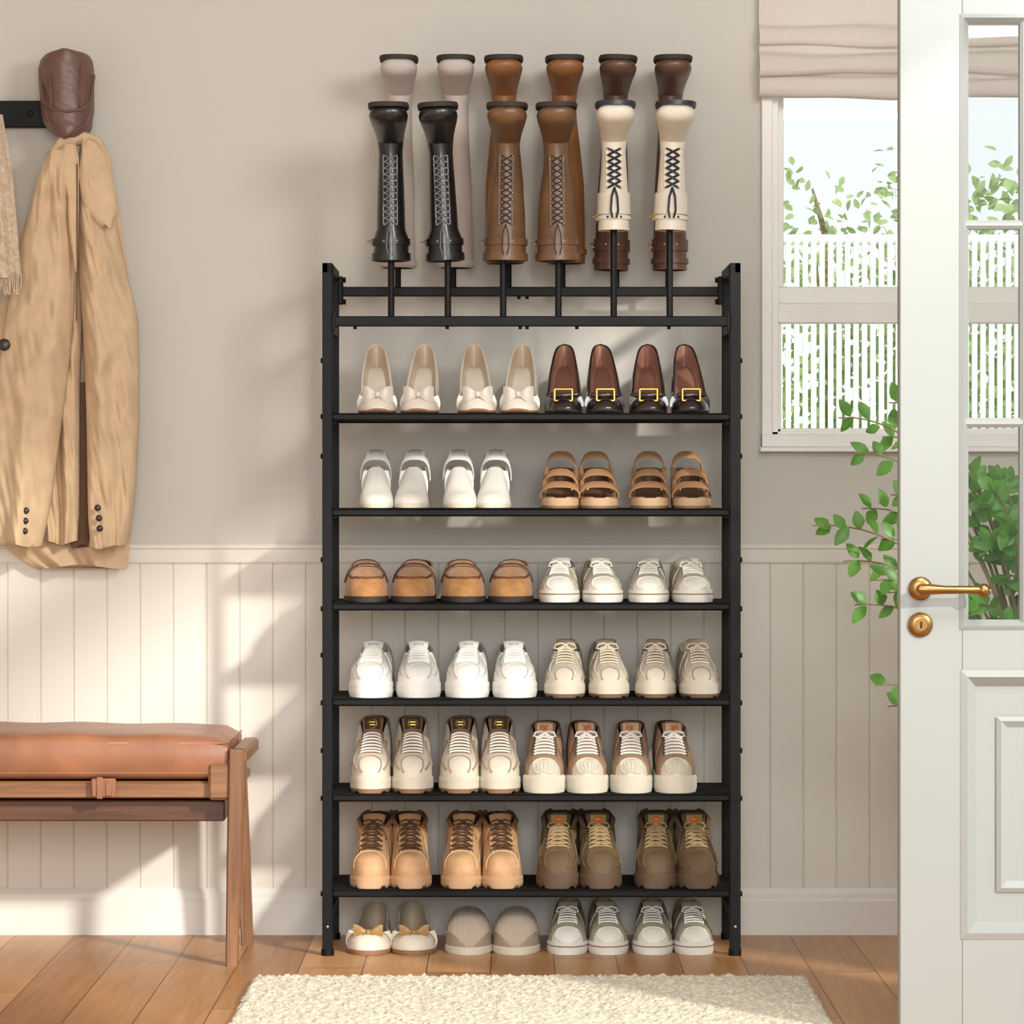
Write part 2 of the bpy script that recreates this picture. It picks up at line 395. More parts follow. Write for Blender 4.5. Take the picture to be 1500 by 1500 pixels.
# ---------------------------------------------------------------- bench
M_seat = mat('bench_leather', (152, 102, 74), .36, .25, 9, .12, 250)
M_bw = wood('bench_walnut', (106, 70, 46), (154, 110, 76), 0)
M_bwz = wood('bench_walnut_leg', (106, 70, 46), (154, 110, 76), 2)
bench = bpy.data.objects.new('leather_bench', None); col.objects.link(bench)
yf, yr = -.52, -.12; bxr = X(333, yf); bxl = bxr-1.25
ztp = .486; zbt = Z(1145, yf)
rings = []
K = 40
for i in range(K+1):
    u = i/K; x = bxl+(bxr-bxl)*u
    ex = min(u, 1-u)*(bxr-bxl)
    q = 1 if ex > .035 else sqrt(max(0.0, 1-(1-ex/.035)**2))*.35+.65
    crown = .006*sin(pi*u)+.0015*sin(u*37)
    r = []
    for k in range(32):
        a = 2*pi*k/32; c, s = cos(a), sin(a); n = .30
        yy = (yf+yr)/2+(yr-yf)/2*(abs(c)**n*(1 if c > 0 else -1))*(.94+.06*q)
        zz = (ztp+zbt)/2+((ztp-zbt)/2)*(abs(s)**n*(1 if s > 0 else -1))*q+(crown if s > 0 else 0)
        r.append((x, yy, zz))
    rings.append(r)
b = MB(); b.loft(rings, 0)
for zz, rr in ((zbt+.018, .002), (ztp-.017, .002)):
    b.tube([(bxl+.02, yf+.003, zz), (bxr-.012, yf+.003, zz), (bxr+.0, yf+.02, zz), (bxr+.0, yr-.02, zz)], rr, 0)
b.build('cushion', [M_seat], parent=bench, ang=60)
b = MB()
fx = X(305, yf)
b.box(bxl+.05, fx+.03, yf+.015, yf+.045, Z(1170, yf), Z(1147, yf), 0, .003)
b.box(bxl+.05, fx+.03, yr-.045, yr-.015, Z(1170, yf), Z(1147, yf), 0, .003)
b.box(bxl+.04, fx+.03, yf+.06, yr-.04, Z(1207, yf), Z(1176, yf), 2, .003)
b.box(bxl+.02, bxr+.02, yf+.02, yr-.02, zbt-.02, zbt-.001, 0, .002)
for xe in (bxr, bxl-.0):
    sg = 1 if xe == bxr else -1
    xa, xb = (fx, fx+.048)
    if sg < 0: xa, xb = bxl+.0, bxl+.05
    b.box(xa, xb, yf-.005, yf+.05, Z(1172, yf), Z(1118, yf), 0, .006)
    b.box(xa, xb, yf+.03, yr, Z(1172, yf), Z(1148, yf), 0, .006)
def leg(p0, p1, wx, wy, mi=1):
    P0, P1 = Vector(p0), Vector(p1)
    rr = []
    for t, k in ((0, 1.0), (.5, .92), (1, .75)):
        c = P0.lerp(P1, t); a, d = wx*k/2, wy*k/2; q = .25
        rr.append([(c.x-a, c.y-d*(1-q), c.z), (c.x-a*(1-q), c.y-d, c.z), (c.x+a*(1-q), c.y-d, c.z), (c.x+a, c.y-d*(1-q), c.z),
                   (c.x+a, c.y+d*(1-q), c.z), (c.x+a*(1-q), c.y+d, c.z), (c.x-a*(1-q), c.y+d, c.z), (c.x-a, c.y+d*(1-q), c.z)])
    b.loft(rr, mi)
xo = X(347, yf)
leg((xo, yf+.01, Z(1098, yf)), (X(340, yf), yf-.005, 0), .034, .045)
leg((X(352, yr), yr-.06, Z(1110, yr)), (X(362, -.2), -.19, 0), .034, .045)
b.box(xo-.016, xo+.02, yf, yr-.04, Z(1120, yf), Z(1098, yf), 0, .006)
leg((bxl+.02, yf+.01, .42), (bxl+.03, yf, 0), .034, .045); leg((bxl+.02, yr-.06, .42), (bxl+.02, -.19, 0), .034, .045)
b.build('frame', [M_bw, M_bwz, wood('bench_dark', (74, 46, 32), (110, 72, 50), 0)], parent=bench, ang=30)
b = MB(); sx = X(152, yf)
b.box(sx-.026, sx+.026, yf-.006, yf+.002, Z(1168, yf), Z(1140, yf), 0, .003); b.box(sx-.015, sx-.001, yf-.009, yf-.004, Z(1170, yf), Z(1138, yf), 0, .002)
b.box(sx+.004, sx+.018, yf-.009, yf-.004, Z(1166, yf), Z(1144, yf), 0, .002)
b.build('strap', [M_seat], parent=bench)

# ---------------------------------------------------------------- coat etc
def panel(b, rows, y0, bulge, amp, fr, seed, mi=0, nu=44, nv=60, back=.35, ph=0.0, diag=0.0):
    ys = [r[0] for r in rows]
    fl = prof([(r[0], r[1]) for r in rows]); fr_ = prof([(r[0], r[2]) for r in rows])
    rings = []
    for i in range(nv+1):
        py = ys[0]+(ys[-1]-ys[0])*i/nv; v = i/nv
        l, r = fl(py), fr_(py)
        ring = []
        def pt(u, side):
            px = l+(r-l)*u
            base = (sin(pi*min(max(u, 0), 1))**.6)*bulge*(1 if side else -back)
            f = 0
            if side:
                f = amp*(sin(u*fr+seed+v*2.2+ph)*(.35+.65*v)+.5*sin(u*fr*2.3+seed*2-v*4)*(.3+.7*v))
                f += amp*1.3*noise.noise(Vector((u*3+seed, v*9, seed)))+amp*.6*noise.noise(Vector((u*7+seed, v*22-u*8, seed*3)))
                if diag:   # slanting drag creases round the elbow
                    f += diag*math.exp(-((v-.5)/.2)**2)*(1-abs(sin((v*16+u*3.0+seed)*1.0)))**1.5
                    f += diag*.6*math.exp(-((v-.15)/.12)**2)*(1-abs(sin((v*20-u*4.0+seed)*1.0)))**1.5
                f *= sin(pi*u)**.4
            yy = y0-base-f
            return (X(px, y0), yy, Z(py+3*sin(u*7+seed)*(v**8), y0))
        for k in range(nu+1): ring.append(pt(k/nu, True))
        for k in range(nu-1, 0, -4): ring.append(pt(k/nu, False))
        rings.append(ring)
    b.loft(rings, mi)
M_coat = mat('camel_wool', (203, 176, 142), .85, .08, 30, .3, 700, sheen=.1)
M_coatd = mat('coat_gap_shade', (104, 78, 56), .8)  # dark tone standing in for shade between the coat parts
M_btn = mat('dark_button', (50, 42, 38), .3)
b = MB()
panel(b, [(228, 85, 140), (262, 62, 164), (330, 35, 178), (430, 5, 190), (560, -20, 200), (720, -25, 196), (800, 10, 190), (830, 55, 186)], -.05, .016, .010, 14, 1.3)
panel(b, [(560, 96, 130), (650, 96, 132), (740, 98, 132), (800, 104, 131)], -.070, .010, .001, 3, .3, mi=2, nu=12, nv=10)  # dark strip painting the shaded gap between sleeve and body
panel(b, [(214, 84, 112), (240, 66, 116), (330, 60, 121), (450, 50, 121), (600, 50, 117), (720, 58, 117), (795, 66, 114)], -.085, .024, .016, 10, 4.1)
panel(b, [(222, 72, 100), (262, 55, 108), (330, 38, 111), (430, 15, 110), (530, 0, 102), (640, -10, 88), (740, -14, 74), (798, -4, 62)], -.115, .048, .013, 6, 2.2, nv=110, diag=.014)
panel(b, [(206, 118, 146), (236, 114, 158), (270, 112, 164), (312, 112, 169), (400, 115, 186), (480, 121, 203), (600, 126, 204), (700, 128, 200), (755, 129, 195), (801, 133, 184)], -.10, .048, .013, 6, 5.7, nv=110, diag=.014)
def cp(px, py, y): return (X(px, y), y, Z(py, y))
b.tube([cp(68, 262, -.11), cp(76, 228, -.12), cp(94, 208, -.125), cp(118, 202, -.12), cp(140, 208, -.12), cp(154, 232, -.115), cp(163, 285, -.115)], [.006, .013, .016, .017, .016, .013, .006], 0, 10, flat=.7)
panel(b, [(212, 92, 112), (235, 84, 116), (262, 88, 116), (285, 98, 116), (330, 100, 115), (400, 111, 114)], -.150, .014, .002, 3, 1.1, nu=16, nv=20)
panel(b, [(206, 122, 142), (232, 118, 156), (255, 116, 163), (280, 118, 168), (305, 124, 170), (332, 150, 164)], -.150, .014, .002, 3, 2.1, nu=16, nv=20)
b.tube([cp(113, 240, -.160), cp(113, 400, -.158), cp(112, 470, -.150)], .0015, 2)  # thin dark line along the front fold, shade put into colour
for px, py in ((38, 748), (37, 763), (36, 778), (143, 744), (145, 759), (146, 774)):
    yy = -.172 if px < 100 else -.157
    b.ell(cp(px, py, yy), (.0075, .005, .0075), 1)
b.ell(cp(6, 505, -.172), (.014, .006, .014), 1)
b.tube([cp(97, 200, -.08), cp(97, 206, -.11)], .003, 1)
b.build('camel_coat', [M_coat, M_btn, M_coatd], ang=80)
b = MB()
panel(b, [(168, -38, 4), (240, -40, 16), (320, -42, 24), (405, -44, 31)], -.15, .02, .010, 14, 3.1)
for i in range(26):
    px = -42+i*2.9; b.tube([cp(px, 400, -.16), cp(px+random.uniform(-1, 1), 415, -.162), cp(px+random.uniform(-3, 3), 432, -.16)], .0017, 0, 5)
b.build('wool_scarf', [mat('scarf_wool', (200, 180, 156), .95, .2, 120, .5, 500)], ang=80)
b = MB()
b.box(X(-200), X(92), -.028, -.006, Z(187, -.02), Z(148, -.02), 0, .002)
for px in (-150, 47): disc(b, (X(px), -.026, Z(168)), .007, .004, 0)
for px in (97, -30):
    b.cyl(cp(px, 178, -.006), cp(px, 180, -.10), .006); b.tube([cp(px, 180, -.10), cp(px, 186, -.13), cp(px, 174, -.14)], .007)
    b.box(X(px)-.012, X(px)+.012, -.03, 0, Z(195), Z(150), 0, .002)
b.box(X(-200), X(-190), -.01, 0, Z(187), Z(148))
b.build('coat_rack_rail', [M_black])
M_cap = mat('brown_leather_cap', (106, 78, 70), .38, .12, 25, .2, 260)
b = MB()
panel(b, [(75, 86, 110), (77, 74, 122), (82, 64, 131), (92, 58, 136), (110, 56, 138), (140, 58, 138), (160, 60, 138), (176, 62, 136), (186, 68, 135), (194, 76, 131), (200, 84, 124), (204, 94, 114)], -.10, .055, .002, 4, .4, nu=30, nv=50, back=.3)
b.tube([cp(58, 100, -.115), cp(64, 150, -.142), cp(80, 160, -.153), cp(100, 163, -.158), cp(120, 160, -.152), cp(133, 150, -.138), cp(138, 110, -.112)], .003, 0)
b.tube([cp(66, 158, -.14), cp(72, 180, -.143), cp(88, 190, -.148), cp(108, 191, -.15), cp(126, 184, -.142), cp(133, 160, -.135)], .0018, 0)
for q in (78, 116): b.tube([cp(q, 78, -.125), cp(q+(q-97)*.2, 110, -.152), cp(q+(q-97)*.2, 158, -.155)], .0016, 0)
b.build('leather_cap', [M_cap], ang=80)

# ---------------------------------------------------------------- shoe rack
RY0, RY1 = -.372, -.08
xl0, xl1, xr0, xr1 = X(472, RY0), X(487, RY0), X(1069, RY0), X(1085, RY0)
SH = [605, 745, 883, 1023, 1163, 1303]
SZ = [Z(p, RY0) for p in SH]
b = MB(); ztop = Z(385, RY0)
for (a, c) in ((xl0, xl1), (xr0, xr1)):
    b.box(a, c, RY0, RY0+.022, .012, ztop, 0, .0015); b.box(a, c, RY1-.022, RY1, .012, ztop, 0, .0015)
    b.box(a, c, RY0, RY1, ztop-.022, ztop, 0, .0015)
    for z in SZ+[.10, Z(470, RY0)+.0]: b.box(a+.002, c-.002, RY0+.02, RY1-.02, z-.022, z-.004, 0, .001)
    for yy in (RY0+.011, RY1-.011):
        b.cyl(((a+c)/2, yy, 0), ((a+c)/2, yy, .014), .014); b.cyl(((a+c)/2, yy, .01), ((a+c)/2, yy, .02), .007)
    ox = a if a < 0 else c; sg = -1 if a < 0 else 1
    for py in (528, 610, 668, 820, 892, 960, 1030, 1100, 1170, 1310):
        b.cyl((ox, RY0+.011, Z(py, RY0)), (ox+sg*.004, RY0+.011, Z(py, RY0)), .0055, 0, 8)
    for py in (690, 860, 1110): b.box(a-.0006, c+.0006, RY0-.0006, RY0+.0226, Z(py, RY0)-.0008, Z(py, RY0)+.0008, 0)
    disc(b, ((a+c)/2, RY0, Z(1385, RY0)+.04), .003, .001, 2)
for z in SZ:
    b.box(xl1-.002, xr0+.002, RY0-.002, RY0+.014, z-.017, z+.000, 0, .004)
    b.box(xl1-.002, xr0+.002, RY1-.014, RY1, z-.017, z+.000, 0, .004)
    b.box(xl1, xr0, RY0+.01, RY1-.01, z-.004, z-.0002, 1)
    for k in (1, 2, 3): yy = RY0+(RY1-RY0)*k/4; b.box(xl1, xr0, yy-.004, yy+.004, z-.012, z-.003, 0)
fz0, fz1 = Z(478, RY0), Z(463, RY0); YR = RY1-.03
rz0, rz1 = Z(434, YR), Z(420, YR)
b.box(xl1-.004, xr0+.004, RY0-.002, RY0+.018, fz0, fz1, 0, .002)
b.box(xl1, xr0, YR, YR+.018, rz0, rz1, 0, .002)
for px in (655, 762, 772, 845, 980, 520): b.cyl((X(px, RY0), RY0+.008, fz0), (X(px, RY0), RY0+.008, fz0-.006), .004, 0, 8)
for px in (760, 772): b.cyl((X(px, YR), YR+.008, rz0), (X(px, YR), YR+.008, rz0-.006), .004, 0, 8)
for a, sg in ((xl1, 1), (xr0, -1)):
    b.box(min(a, a+sg*.010), max(a, a+sg*.010), YR-.01, YR+.022, Z(446, YR), Z(405, YR), 0, .002)
    b.cyl((a, YR+.006, Z(410, YR)), (a+sg*.016, YR+.006, Z(410, YR)), .006, 0, 8); b.cyl((a, YR+.006, Z(442, YR)), (a+sg*.016, YR+.006, Z(442, YR)), .006, 0, 8)
    b.box(min(a, a+sg*.006), max(a, a+sg*.006), RY0-.003, RY0+.02, fz0-.012, fz1+.012, 0, .001)
FROD = [573, 656, 737, 818, 899, 981]; RRODX = [583, 664, 745, 824, 903, 979]
FY = RY0+.008; RYY = YR+.008
for px in FROD: b.tube([(X(px, FY), FY, fz0+.004), (X(px, FY), FY, Z(300, FY))], .0072, 0, 12)
for px in RRODX: b.tube([(X(px, RYY), RYY, rz0+.004), (X(px, RYY), RYY, Z(280, RYY))], .0068, 0, 12)
b.build('shoe_rack', [M_black, M_mesh, M_steel], ang=30)

# ---------------------------------------------------------------- shoes
def tf(s, st, p=2.3):
    if st <= 0 or s >= st: return 1.0
    s = max(0.0, s); return (1-(1-s/st)**p)**(1/p)
STN = [0, .001, .003, .007, .013, .02, .03, .042, .056, .072, .09, .11, .13, .155, .18]
class Shoe:
    def __init__(s, L=.265, W=None, sole=None, bot=None, top=None, so=.5, collar=None, cwf=.86, ins=None, n=None, toe=.24, toeh=.12, taper=None, lip=.003, p=2.3, curve=.006, heelr=.17):
        s.L = L; s.W = W or prof([(0, .038), (.25, .0435), (.55, .036), (.8, .034), (1, .033)])
        s.sole = sole or const(.02); s.bot = bot or const(0.0); s.top = top; s.so = so; s.collar = collar
        s.cwf = cwf if callable(cwf) else const(cwf); s.ins = ins or (lambda t: s.sole(t)+.004)
        s.n = n or const(2.3); s.toe = toe; s.toeh = toeh; s.taper = taper or const(.0); s.lip = lip; s.p = p; s.curve = curve; s.heelr = heelr
        s.b = MB()
        st = STN+[.18+(.88-.18)*i/26 for i in range(1, 27)]+[.90, .92, .94, .955, .97, .982, .991, .997, 1.0]
        s.st = sorted(set(st+[so, so+.002]))
    def w(s, t): return s.W(t)*tf(t, s.toe, s.p)*tf(1-t, s.heelr)
    def cx(s, t): return s.curve*((1-t)**2)-.002
    def y(s, t): return -s.L*(1-t)
    def pt(s, t, deg, off=0.0):
        a = radians(deg); n = s.n(t); c, sn = cos(a), max(0, sin(a)); w = s.w(t)
        zs = s.sole(t)-.002; h = (s.top(t)-zs)*tf(t, s.toeh, 2.0)
        zz = abs(sn)**(2/n); xx = (abs(c)**(2/n))*(1 if c > 0 else -1)
        k = 1-s.taper(t)*zz
        return Vector((s.cx(t)+(w*xx*k)*(1+0), s.y(t)-off*.8, zs+h*zz+off*.6))
    def upper(s, mf=lambda t, d: 0, K=11, Mi=13, inmat=1):
        N = 2*K+Mi; rings = []
        for t in s.st:
            r = []
            if t <= s.so:
                for j in range(N): r.append(s.pt(t, 180*j/(N-1)))
            else:
                w = s.w(t); cw = w*s.cwf(t); zs = s.sole(t)-.002; zc = s.collar(t); cx = s.cx(t); y = s.y(t)
                th = min(.004, cw*.5); zi = s.ins(t)
                def o(j, sg):
                    u = j/(K-1); bul = .10*w*sin(pi*u)
                    return Vector((cx+sg*(w*(1-u**1.6)+cw*u**1.6+bul), y, zs+(zc-zs)*u))
                for j in range(K): r.append(o(j, 1))
                for j in range(Mi):
                    v = (j+.0)/(Mi-1); c, sn = cos(pi*v), sin(pi*v)
                    r.append(Vector((cx+(cw-th)*(abs(c)**.5)*(1 if c > 0 else -1), y, zc-.001-(zc-zi)*(sn**.5))))
                for j in range(K-1, -1, -1): r.append(o(j, -1))
            rings.append(r)
        st = s.st
        def m(i, j):
            t = (st[i]+st[i+1])/2; d = 180*(j+.5)/(N-1)
            if t > s.so and K-1 < j < K+Mi-1: return inmat
            return mf(t, d)
        s.b.loft(rings, m, closed=False, cap0=False, cap1=False)
    def solemesh(s, mi=2, mi2=None, ribs=0, lugs=0.0, ext=1.02, band=None):
        rings = []
        st = s.st
        if ribs: st = sorted(set([i/170 for i in range(171)]+s.st))
        for i, t in enumerate(st):
            w = s.w(t)+s.lip*tf(t, .05)*tf(1-t, .05); z0, z1 = s.bot(t), s.sole(t); h = z1-z0; cx = s.cx(t)
            y = s.y(t); y = -s.L/2+(y+s.L/2)*ext
            if ribs: w += .0011*(1 if i % 2 else -1)*tf(t, .05)
            zz0 = z0+(lugs if (int(t*26) % 2 and lugs) else 0)
            r = []
            for (fx_, fz_) in ((.95, 0), (1.0, .26), (1.0, .5), (.985, .56), (1.0, .62), (.99, .9), (.94, 1.0)):
                r.append(Vector((cx+w*fx_, y, (z0+h*fz_) if fz_ >= .1 else zz0)))
            r += [Vector((2*cx-q.x, q.y, q.z)) for q in reversed(r)]
            rings.append(r)
        def m(i, j):
            if mi2 is None: return mi
            return mi2 if j in (0, 12, 13) else mi
        s.b.loft(rings, m, closed=True, cap0=False, cap1=False)
    def spath(s, pts, r, mi, off=.001, n=5, steps=6, flat=1.0):
        P = []
        for k in range(len(pts)-1):
            for i in range(steps):
                u = i/steps; P.append(s.pt(pts[k][0]*(1-u)+pts[k+1][0]*u, pts[k][1]*(1-u)+pts[k+1][1]*u, off))
        P.append(s.pt(pts[-1][0], pts[-1][1], off)); s.b.tube(P, r, mi, n, flat=flat)
    def laces(s, s0, s1, n, half, mi, r=.0022, bow=True, off=.003, half1=None, eye=None, cross=True):
        for i in range(n):
            u = i/(n-1); t = s0+(s1-s0)*u; h = half+((half1 or half)-half)*u
            s.spath([(t, 90-h), (t, 90), (t, 90+h)], r, mi, off)
            if cross and i < n-1:
                t2 = s0+(s1-s0)*(i+1)/(n-1)
                s.spath([(t, 90-h), (t2, 90+h)], r, mi, off+.0012); s.spath([(t, 90+h), (t2, 90-h)], r, mi, off+.0022)
            if eye is not None:
                for g in (-1, 1):
                    c = s.pt(t, 90+g*(h+1), .002); s.b.ell(c, (.0032, .003, .0032), eye, 8, 6)
        if bow:
            c = s.pt(s1, 90, off+.004)
            for g in (-1, 1):
                s.b.tube([c+Vector(q) for q in ((0, 0, 0), (g*.008, -.006, .004), (g*.020, -.007, .001), (g*.024, -.007, -.007), (g*.014, -.008, -.009), (0, -.002, 0))], r, mi, 5)
                s.b.tube([c+Vector(q) for q in ((0, -.002, 0), (g*.007, -.008, -.008), (g*.013, -.010, -.020), (g*.012, -.012, -.028))], r*.9, mi, 5)
            s.b.ell(c+Vector((0, -.003, 0)), (.005, .004, .004), mi, 8, 6)
    def tongue(s, t0, t1, z1, hw, mi, th=.0045, curl=.0):
        a = s.pt(t0, 90); rings = []
        for i in range(9):
            u = i/8; y = a.y+(s.y(t1)-a.y)*u; z = a.z-.004+(z1-a.z+.004)*u; cx = s.cx(t0)
            k = 1 if u < .8 else sqrt(max(.05, 1-((u-.8)/.24)**2))
            h = hw*(.85+.25*u)*k; r = []
            for q in range(18):
                an = 2*pi*q/18; x = h*cos(an)
                r.append(Vector((cx+x, y+sin(an)*th+(x*x)*9-curl*u*u, z)))
            rings.append(r)
        s.b.loft(rings, mi)
        return Vector((s.cx(t0), s.y(t1)-th-curl, z1))
    def label(s, c, w, h, mi, d=.0025, tilt=0):
        s.b.box(c.x-w/2, c.x+w/2, c.y-d, c.y+d, c.z-h/2, c.z+h/2, mi, .0015)
    def band(s, t, z0, z1, hw, bw, mi, th=.003, nn=2.6, lean=0.0, tw=None, tz=0.0):
        rings = []
        for k in range(25):
            a = pi*k/24; c, sn = cos(a), sin(a)
            x = s.cx(t)+hw*(abs(c)**(2/nn))*(1 if c > 0 else -1)
            u = sn**(2/nn); z = z0+(z1-z0)*u; y = s.y(t)+lean*u
            W2 = bw/2*(1 if tw is None else 1+(tw-1)*u)
            r = []
            for (dy, dn) in ((-W2, 0), (-W2*.8, th), (W2*.8, th), (W2, 0)):
                k2 = 1-(dy/bw)*.12*tz
                r.append(Vector((x*k2+c*dn, y+dy, z+sn*dn+dy*tz*u)))
            rings.append(r)
        s.b.loft(rings, mi)
    def heel(s, t0, t1, mi, wf=.9, zf=.7):
        rings = []
        for z, k in ((0, zf), (.3, zf), (.75, .9), (1.0, 1.0)):
            yb, ya = s.y(1), s.y(t0); w = s.w(.86)*wf*k; yb2 = yb-.006; ya2 = yb2-(yb2-ya)*k
            r = []
            for q in range(16):
                an = 2*pi*q/16; c, sn = cos(an), sin(an)
                yy = (ya2+yb2)/2+(yb2-ya2)/2*abs(sn)**.7*(1 if sn > 0 else -1)
                tt = 1+yy/s.L
                r.append(Vector((s.cx(.9)+w*abs(c)**.7*(1 if c > 0 else -1), yy, z*s.bot(min(1, tt))+.0)))
            rings.append(r)
        s.b.loft(rings, mi)
    def done(s, name, mats): return s.b.mesh(name, mats, ang=50)

sm = {}
def m_(name, c, rough=.55, **k): return mat('shoe_'+name, c, rough, **k)
cream = m_('cream_patent', (226, 216, 200), .25, var=.03, coat=.3)
creami = m_('cream_insole', (206, 188, 164), .5)
white = m_('white_leather', (236, 234, 229), .4, var=.03)
rub_w = m_('rubber_white', (230, 227, 218), .55, var=.03)
rub_c = m_('rubber_cream', (218, 210, 192), .6, var=.04)
canvas_ = m_('canvas_beige', (210, 200, 180), .85, var=.12, scale=200, bump=.6, bscale=900)
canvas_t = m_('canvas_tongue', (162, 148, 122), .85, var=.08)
canvas_g = m_('canvas_khaki', (184, 174, 148), .85, var=.12, scale=200, bump=.6, bscale=900)
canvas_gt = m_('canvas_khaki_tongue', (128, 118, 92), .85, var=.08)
lace_w = m_('lace_white', (240, 237, 228), .8)
lace_b = m_('lace_beige', (230, 214, 188), .8)
dark = m_('dark_lining', (70, 52, 42), .8)
suede = m_('suede_tan', (174, 124, 74), .9, var=.22, scale=50, sheen=.3, bump=.5, bscale=500)
suede_d = m_('suede_seam', (112, 72, 40), .8)
choc = m_('chocolate', (84, 52, 36), .5)
gum = m_('gum_sole', (146, 108, 80), .6)
black_p = m_('black_patent', (34, 25, 24), .2, coat=.6)
rose = m_('rosewood_lining', (150, 108, 92), .55)
hon = m_('honey_nubuck', (202, 158, 116), .65, var=.16, scale=35, bump=.35, bscale=300)
olive = m_('olive_brown', (120, 98, 70), .7, var=.2, scale=50, bump=.4, bscale=300)
taupe = m_('taupe_mesh', (210, 200, 184), .8, var=.12, scale=150, bump=.6)
sand = m_('sand_suede', (218, 208, 192), .8, var=.08, bump=.3)
orange = m_('orange_badge', (214, 104, 30), .5)
brn = m_('brown_suede', (146, 112, 88), .85, var=.12)
rib = m_('slipper_knit', (206, 190, 172), .9, var=.05)
drk = m_('sole_dark', (48, 38, 32), .7)

# -- pumps
def pump(vamp_top, deco):
    s = Shoe(L=.225, W=prof([(0, .038), (.22, .041), (.45, .0355), (.7, .033), (1, .030)]), heelr=.52,
             sole=prof([(0, .010), (.05, .006), (.28, .008), (.5, .035), (.75, .078), (.92, .098), (1, .10)]),
             bot=prof([(0, .006), (.05, .001), (.28, .001), (.5, .029), (.75, .073), (.92, .093), (1, .095)]),
             top=prof([(0, .030), (.12, .038), (.3, vamp_top)]), so=.27,
             collar=prof([(.27, vamp_top-.001), (.4, .050), (.55, .075), (.75, .112), (.9, .145), (1, .157)]),
             cwf=.96, toe=.26, toeh=.13, lip=.001)
    s.upper(lambda t, d: 0, inmat=1); s.solemesh(2); s.heel(.84, 1, 0, .9, .6)
    s.b.tube([s.pt(.268, 20+140*k/24, .0005) for k in range(25)], .0016, 0)
    for g in (-1, 1): s.b.tube([Vector((s.cx(t)+g*(s.w(t)*.96-.001), s.y(t), s.collar(t))) for t in [.28+.72*k/20 for k in range(21)]], .0014, 0)
    s.b.loft([[Vector((s.cx(t)+g*max(.001, s.w(t)*.62), s.y(t), s.sole(t)+.0075-.001*abs(g))) for g in (-1, -.5, 0, .5, 1)] for t in [.3+.66*k/16 for k in range(17)]], 4, closed=False, cap0=False, cap1=False)
    c = s.pt(.10, 90, .004)
    if deco == 'bow':
        for g in (-1, 1):
            rr = []
            for i in range(8):
                u = i/7; x = c.x+g*(.003+.030*u); h = .004+.0135*sin(u*pi*.62)
                rr.append([Vector((x, c.y-.003-.006*sin(pi*u)+.004*sin(a*pi/5)*sin(u*pi)+u*u*.01, c.z+.002+h*cos(a*pi/5))) for a in range(10)])
            s.b.loft(rr, 3)
            s.b.tube([c+Vector((g*.002, -.004, 0)), c+Vector((g*.014, -.006, -.010)), c+Vector((g*.024, -.002, -.019))], [.004, .005, .006], 3, 8, flat=.4)
        s.b.ell(c+Vector((0, -.007, .002)), (.006, .005, .007), 3)
    else:
        w, h = .019, .0125
        Q = [c+Vector(q) for q in ((-w, -.001, -h), (w, -.001, -h), (w, .001, h), (-w, .001, h))]
        for i in range(4): s.b.tube([Q[i]+Vector((0, -.003, 0)), Q[(i+1) % 4]+Vector((0, -.003, 0))], .0033, 3, 8)
        s.b.box(c.x-.031, c.x+.031, c.y-.002, c.y+.006, c.z-.005, c.z+.005, 0, .002)
    return s
sm['cream_bow_pump'] = pump(.040, 'bow').done('cream_bow_pump', [cream, creami, gum, m_('bow_satin', (222, 216, 206), .4), m_('insole_pad_cream', (228, 216, 198), .5)])
sm['black_buckle_pump'] = pump(.038, 'buckle').done('black_buckle_pump', [black_p, rose, drk, M_gold, m_('insole_pad_rose', (128, 86, 72), .5)])

# -- white mule with loop
s = Shoe(L=.21, W=prof([(0, .034), (.2, .0375), (.5, .029), (.8, .027), (1, .025)]),
         sole=prof([(0, .012), (.25, .012), (.5, .034), (.8, .066), (1, .074)]), bot=prof([(0, .001), (.3, .001), (.5, .022), (.8, .056), (1, .064)]),
         top=prof([(0, .026), (.12, .036), (.3, .066), (.45, .090)]), so=.45, collar=prof([(.45, .082), (.5, .066), (.6, .066), (.85, .088), (1, .094)]), cwf=.90, toe=.22, toeh=.1, lip=.001,
         n=prof([(0, 2.2), (.45, 3.0)]), taper=prof([(0, 0), (.45, .16)]))
s.upper(lambda t, d: 0, inmat=1); s.solemesh(2); s.heel(.7, 1, 0, .95, .85)
s.band(.70, .060, .117, .031, .032, 0, th=.003, nn=3.0, tz=.7)
sm['white_heeled_mule'] = s.done('white_heeled_mule', [m_('white_mule', (228, 224, 216), .45, var=.03), creami, rub_c])

# -- tan strap sandals
s = Shoe(L=.235, W=prof([(0, .036), (.22, .040), (.5, .035), (.8, .033), (1, .031)]),
         sole=prof([(0, .022), (.3, .022), (.6, .040), (.85, .054), (1, .056)]), top=prof([(0, .022), (1, .06)]), so=.02, collar=prof([(0, .025), (.3, .024), (.6, .044), (.8, .068), (.9, .085), (1, .090)]),
         ins=prof([(0, .024), (.3, .024), (.6, .042), (.85, .056), (1, .058)]), cwf=.97, toe=.24, toeh=.02, lip=.002)
s.upper(lambda t, d: 0, inmat=1); s.solemesh(2, mi2=3, ribs=0)
s.band(.24, .022, .051, .0405, .024, 0, th=.003, nn=2.8, tz=.5); s.band(.46, .036, .078, .0365, .022, 0, th=.003, nn=2.8, tz=.6)
s.band(.78, .060, .117, .0335, .022, 0, th=.003, nn=3.0, tz=.6)
for g in (-1, 1): s.b.tube([Vector((s.cx(.3)+g*.037, s.y(.28), .040)), Vector((s.cx(.5)+g*.034, s.y(.5), .060)), Vector((s.cx(.7)+g*.033, s.y(.76), .088))], .005, 0, 8, flat=.5)
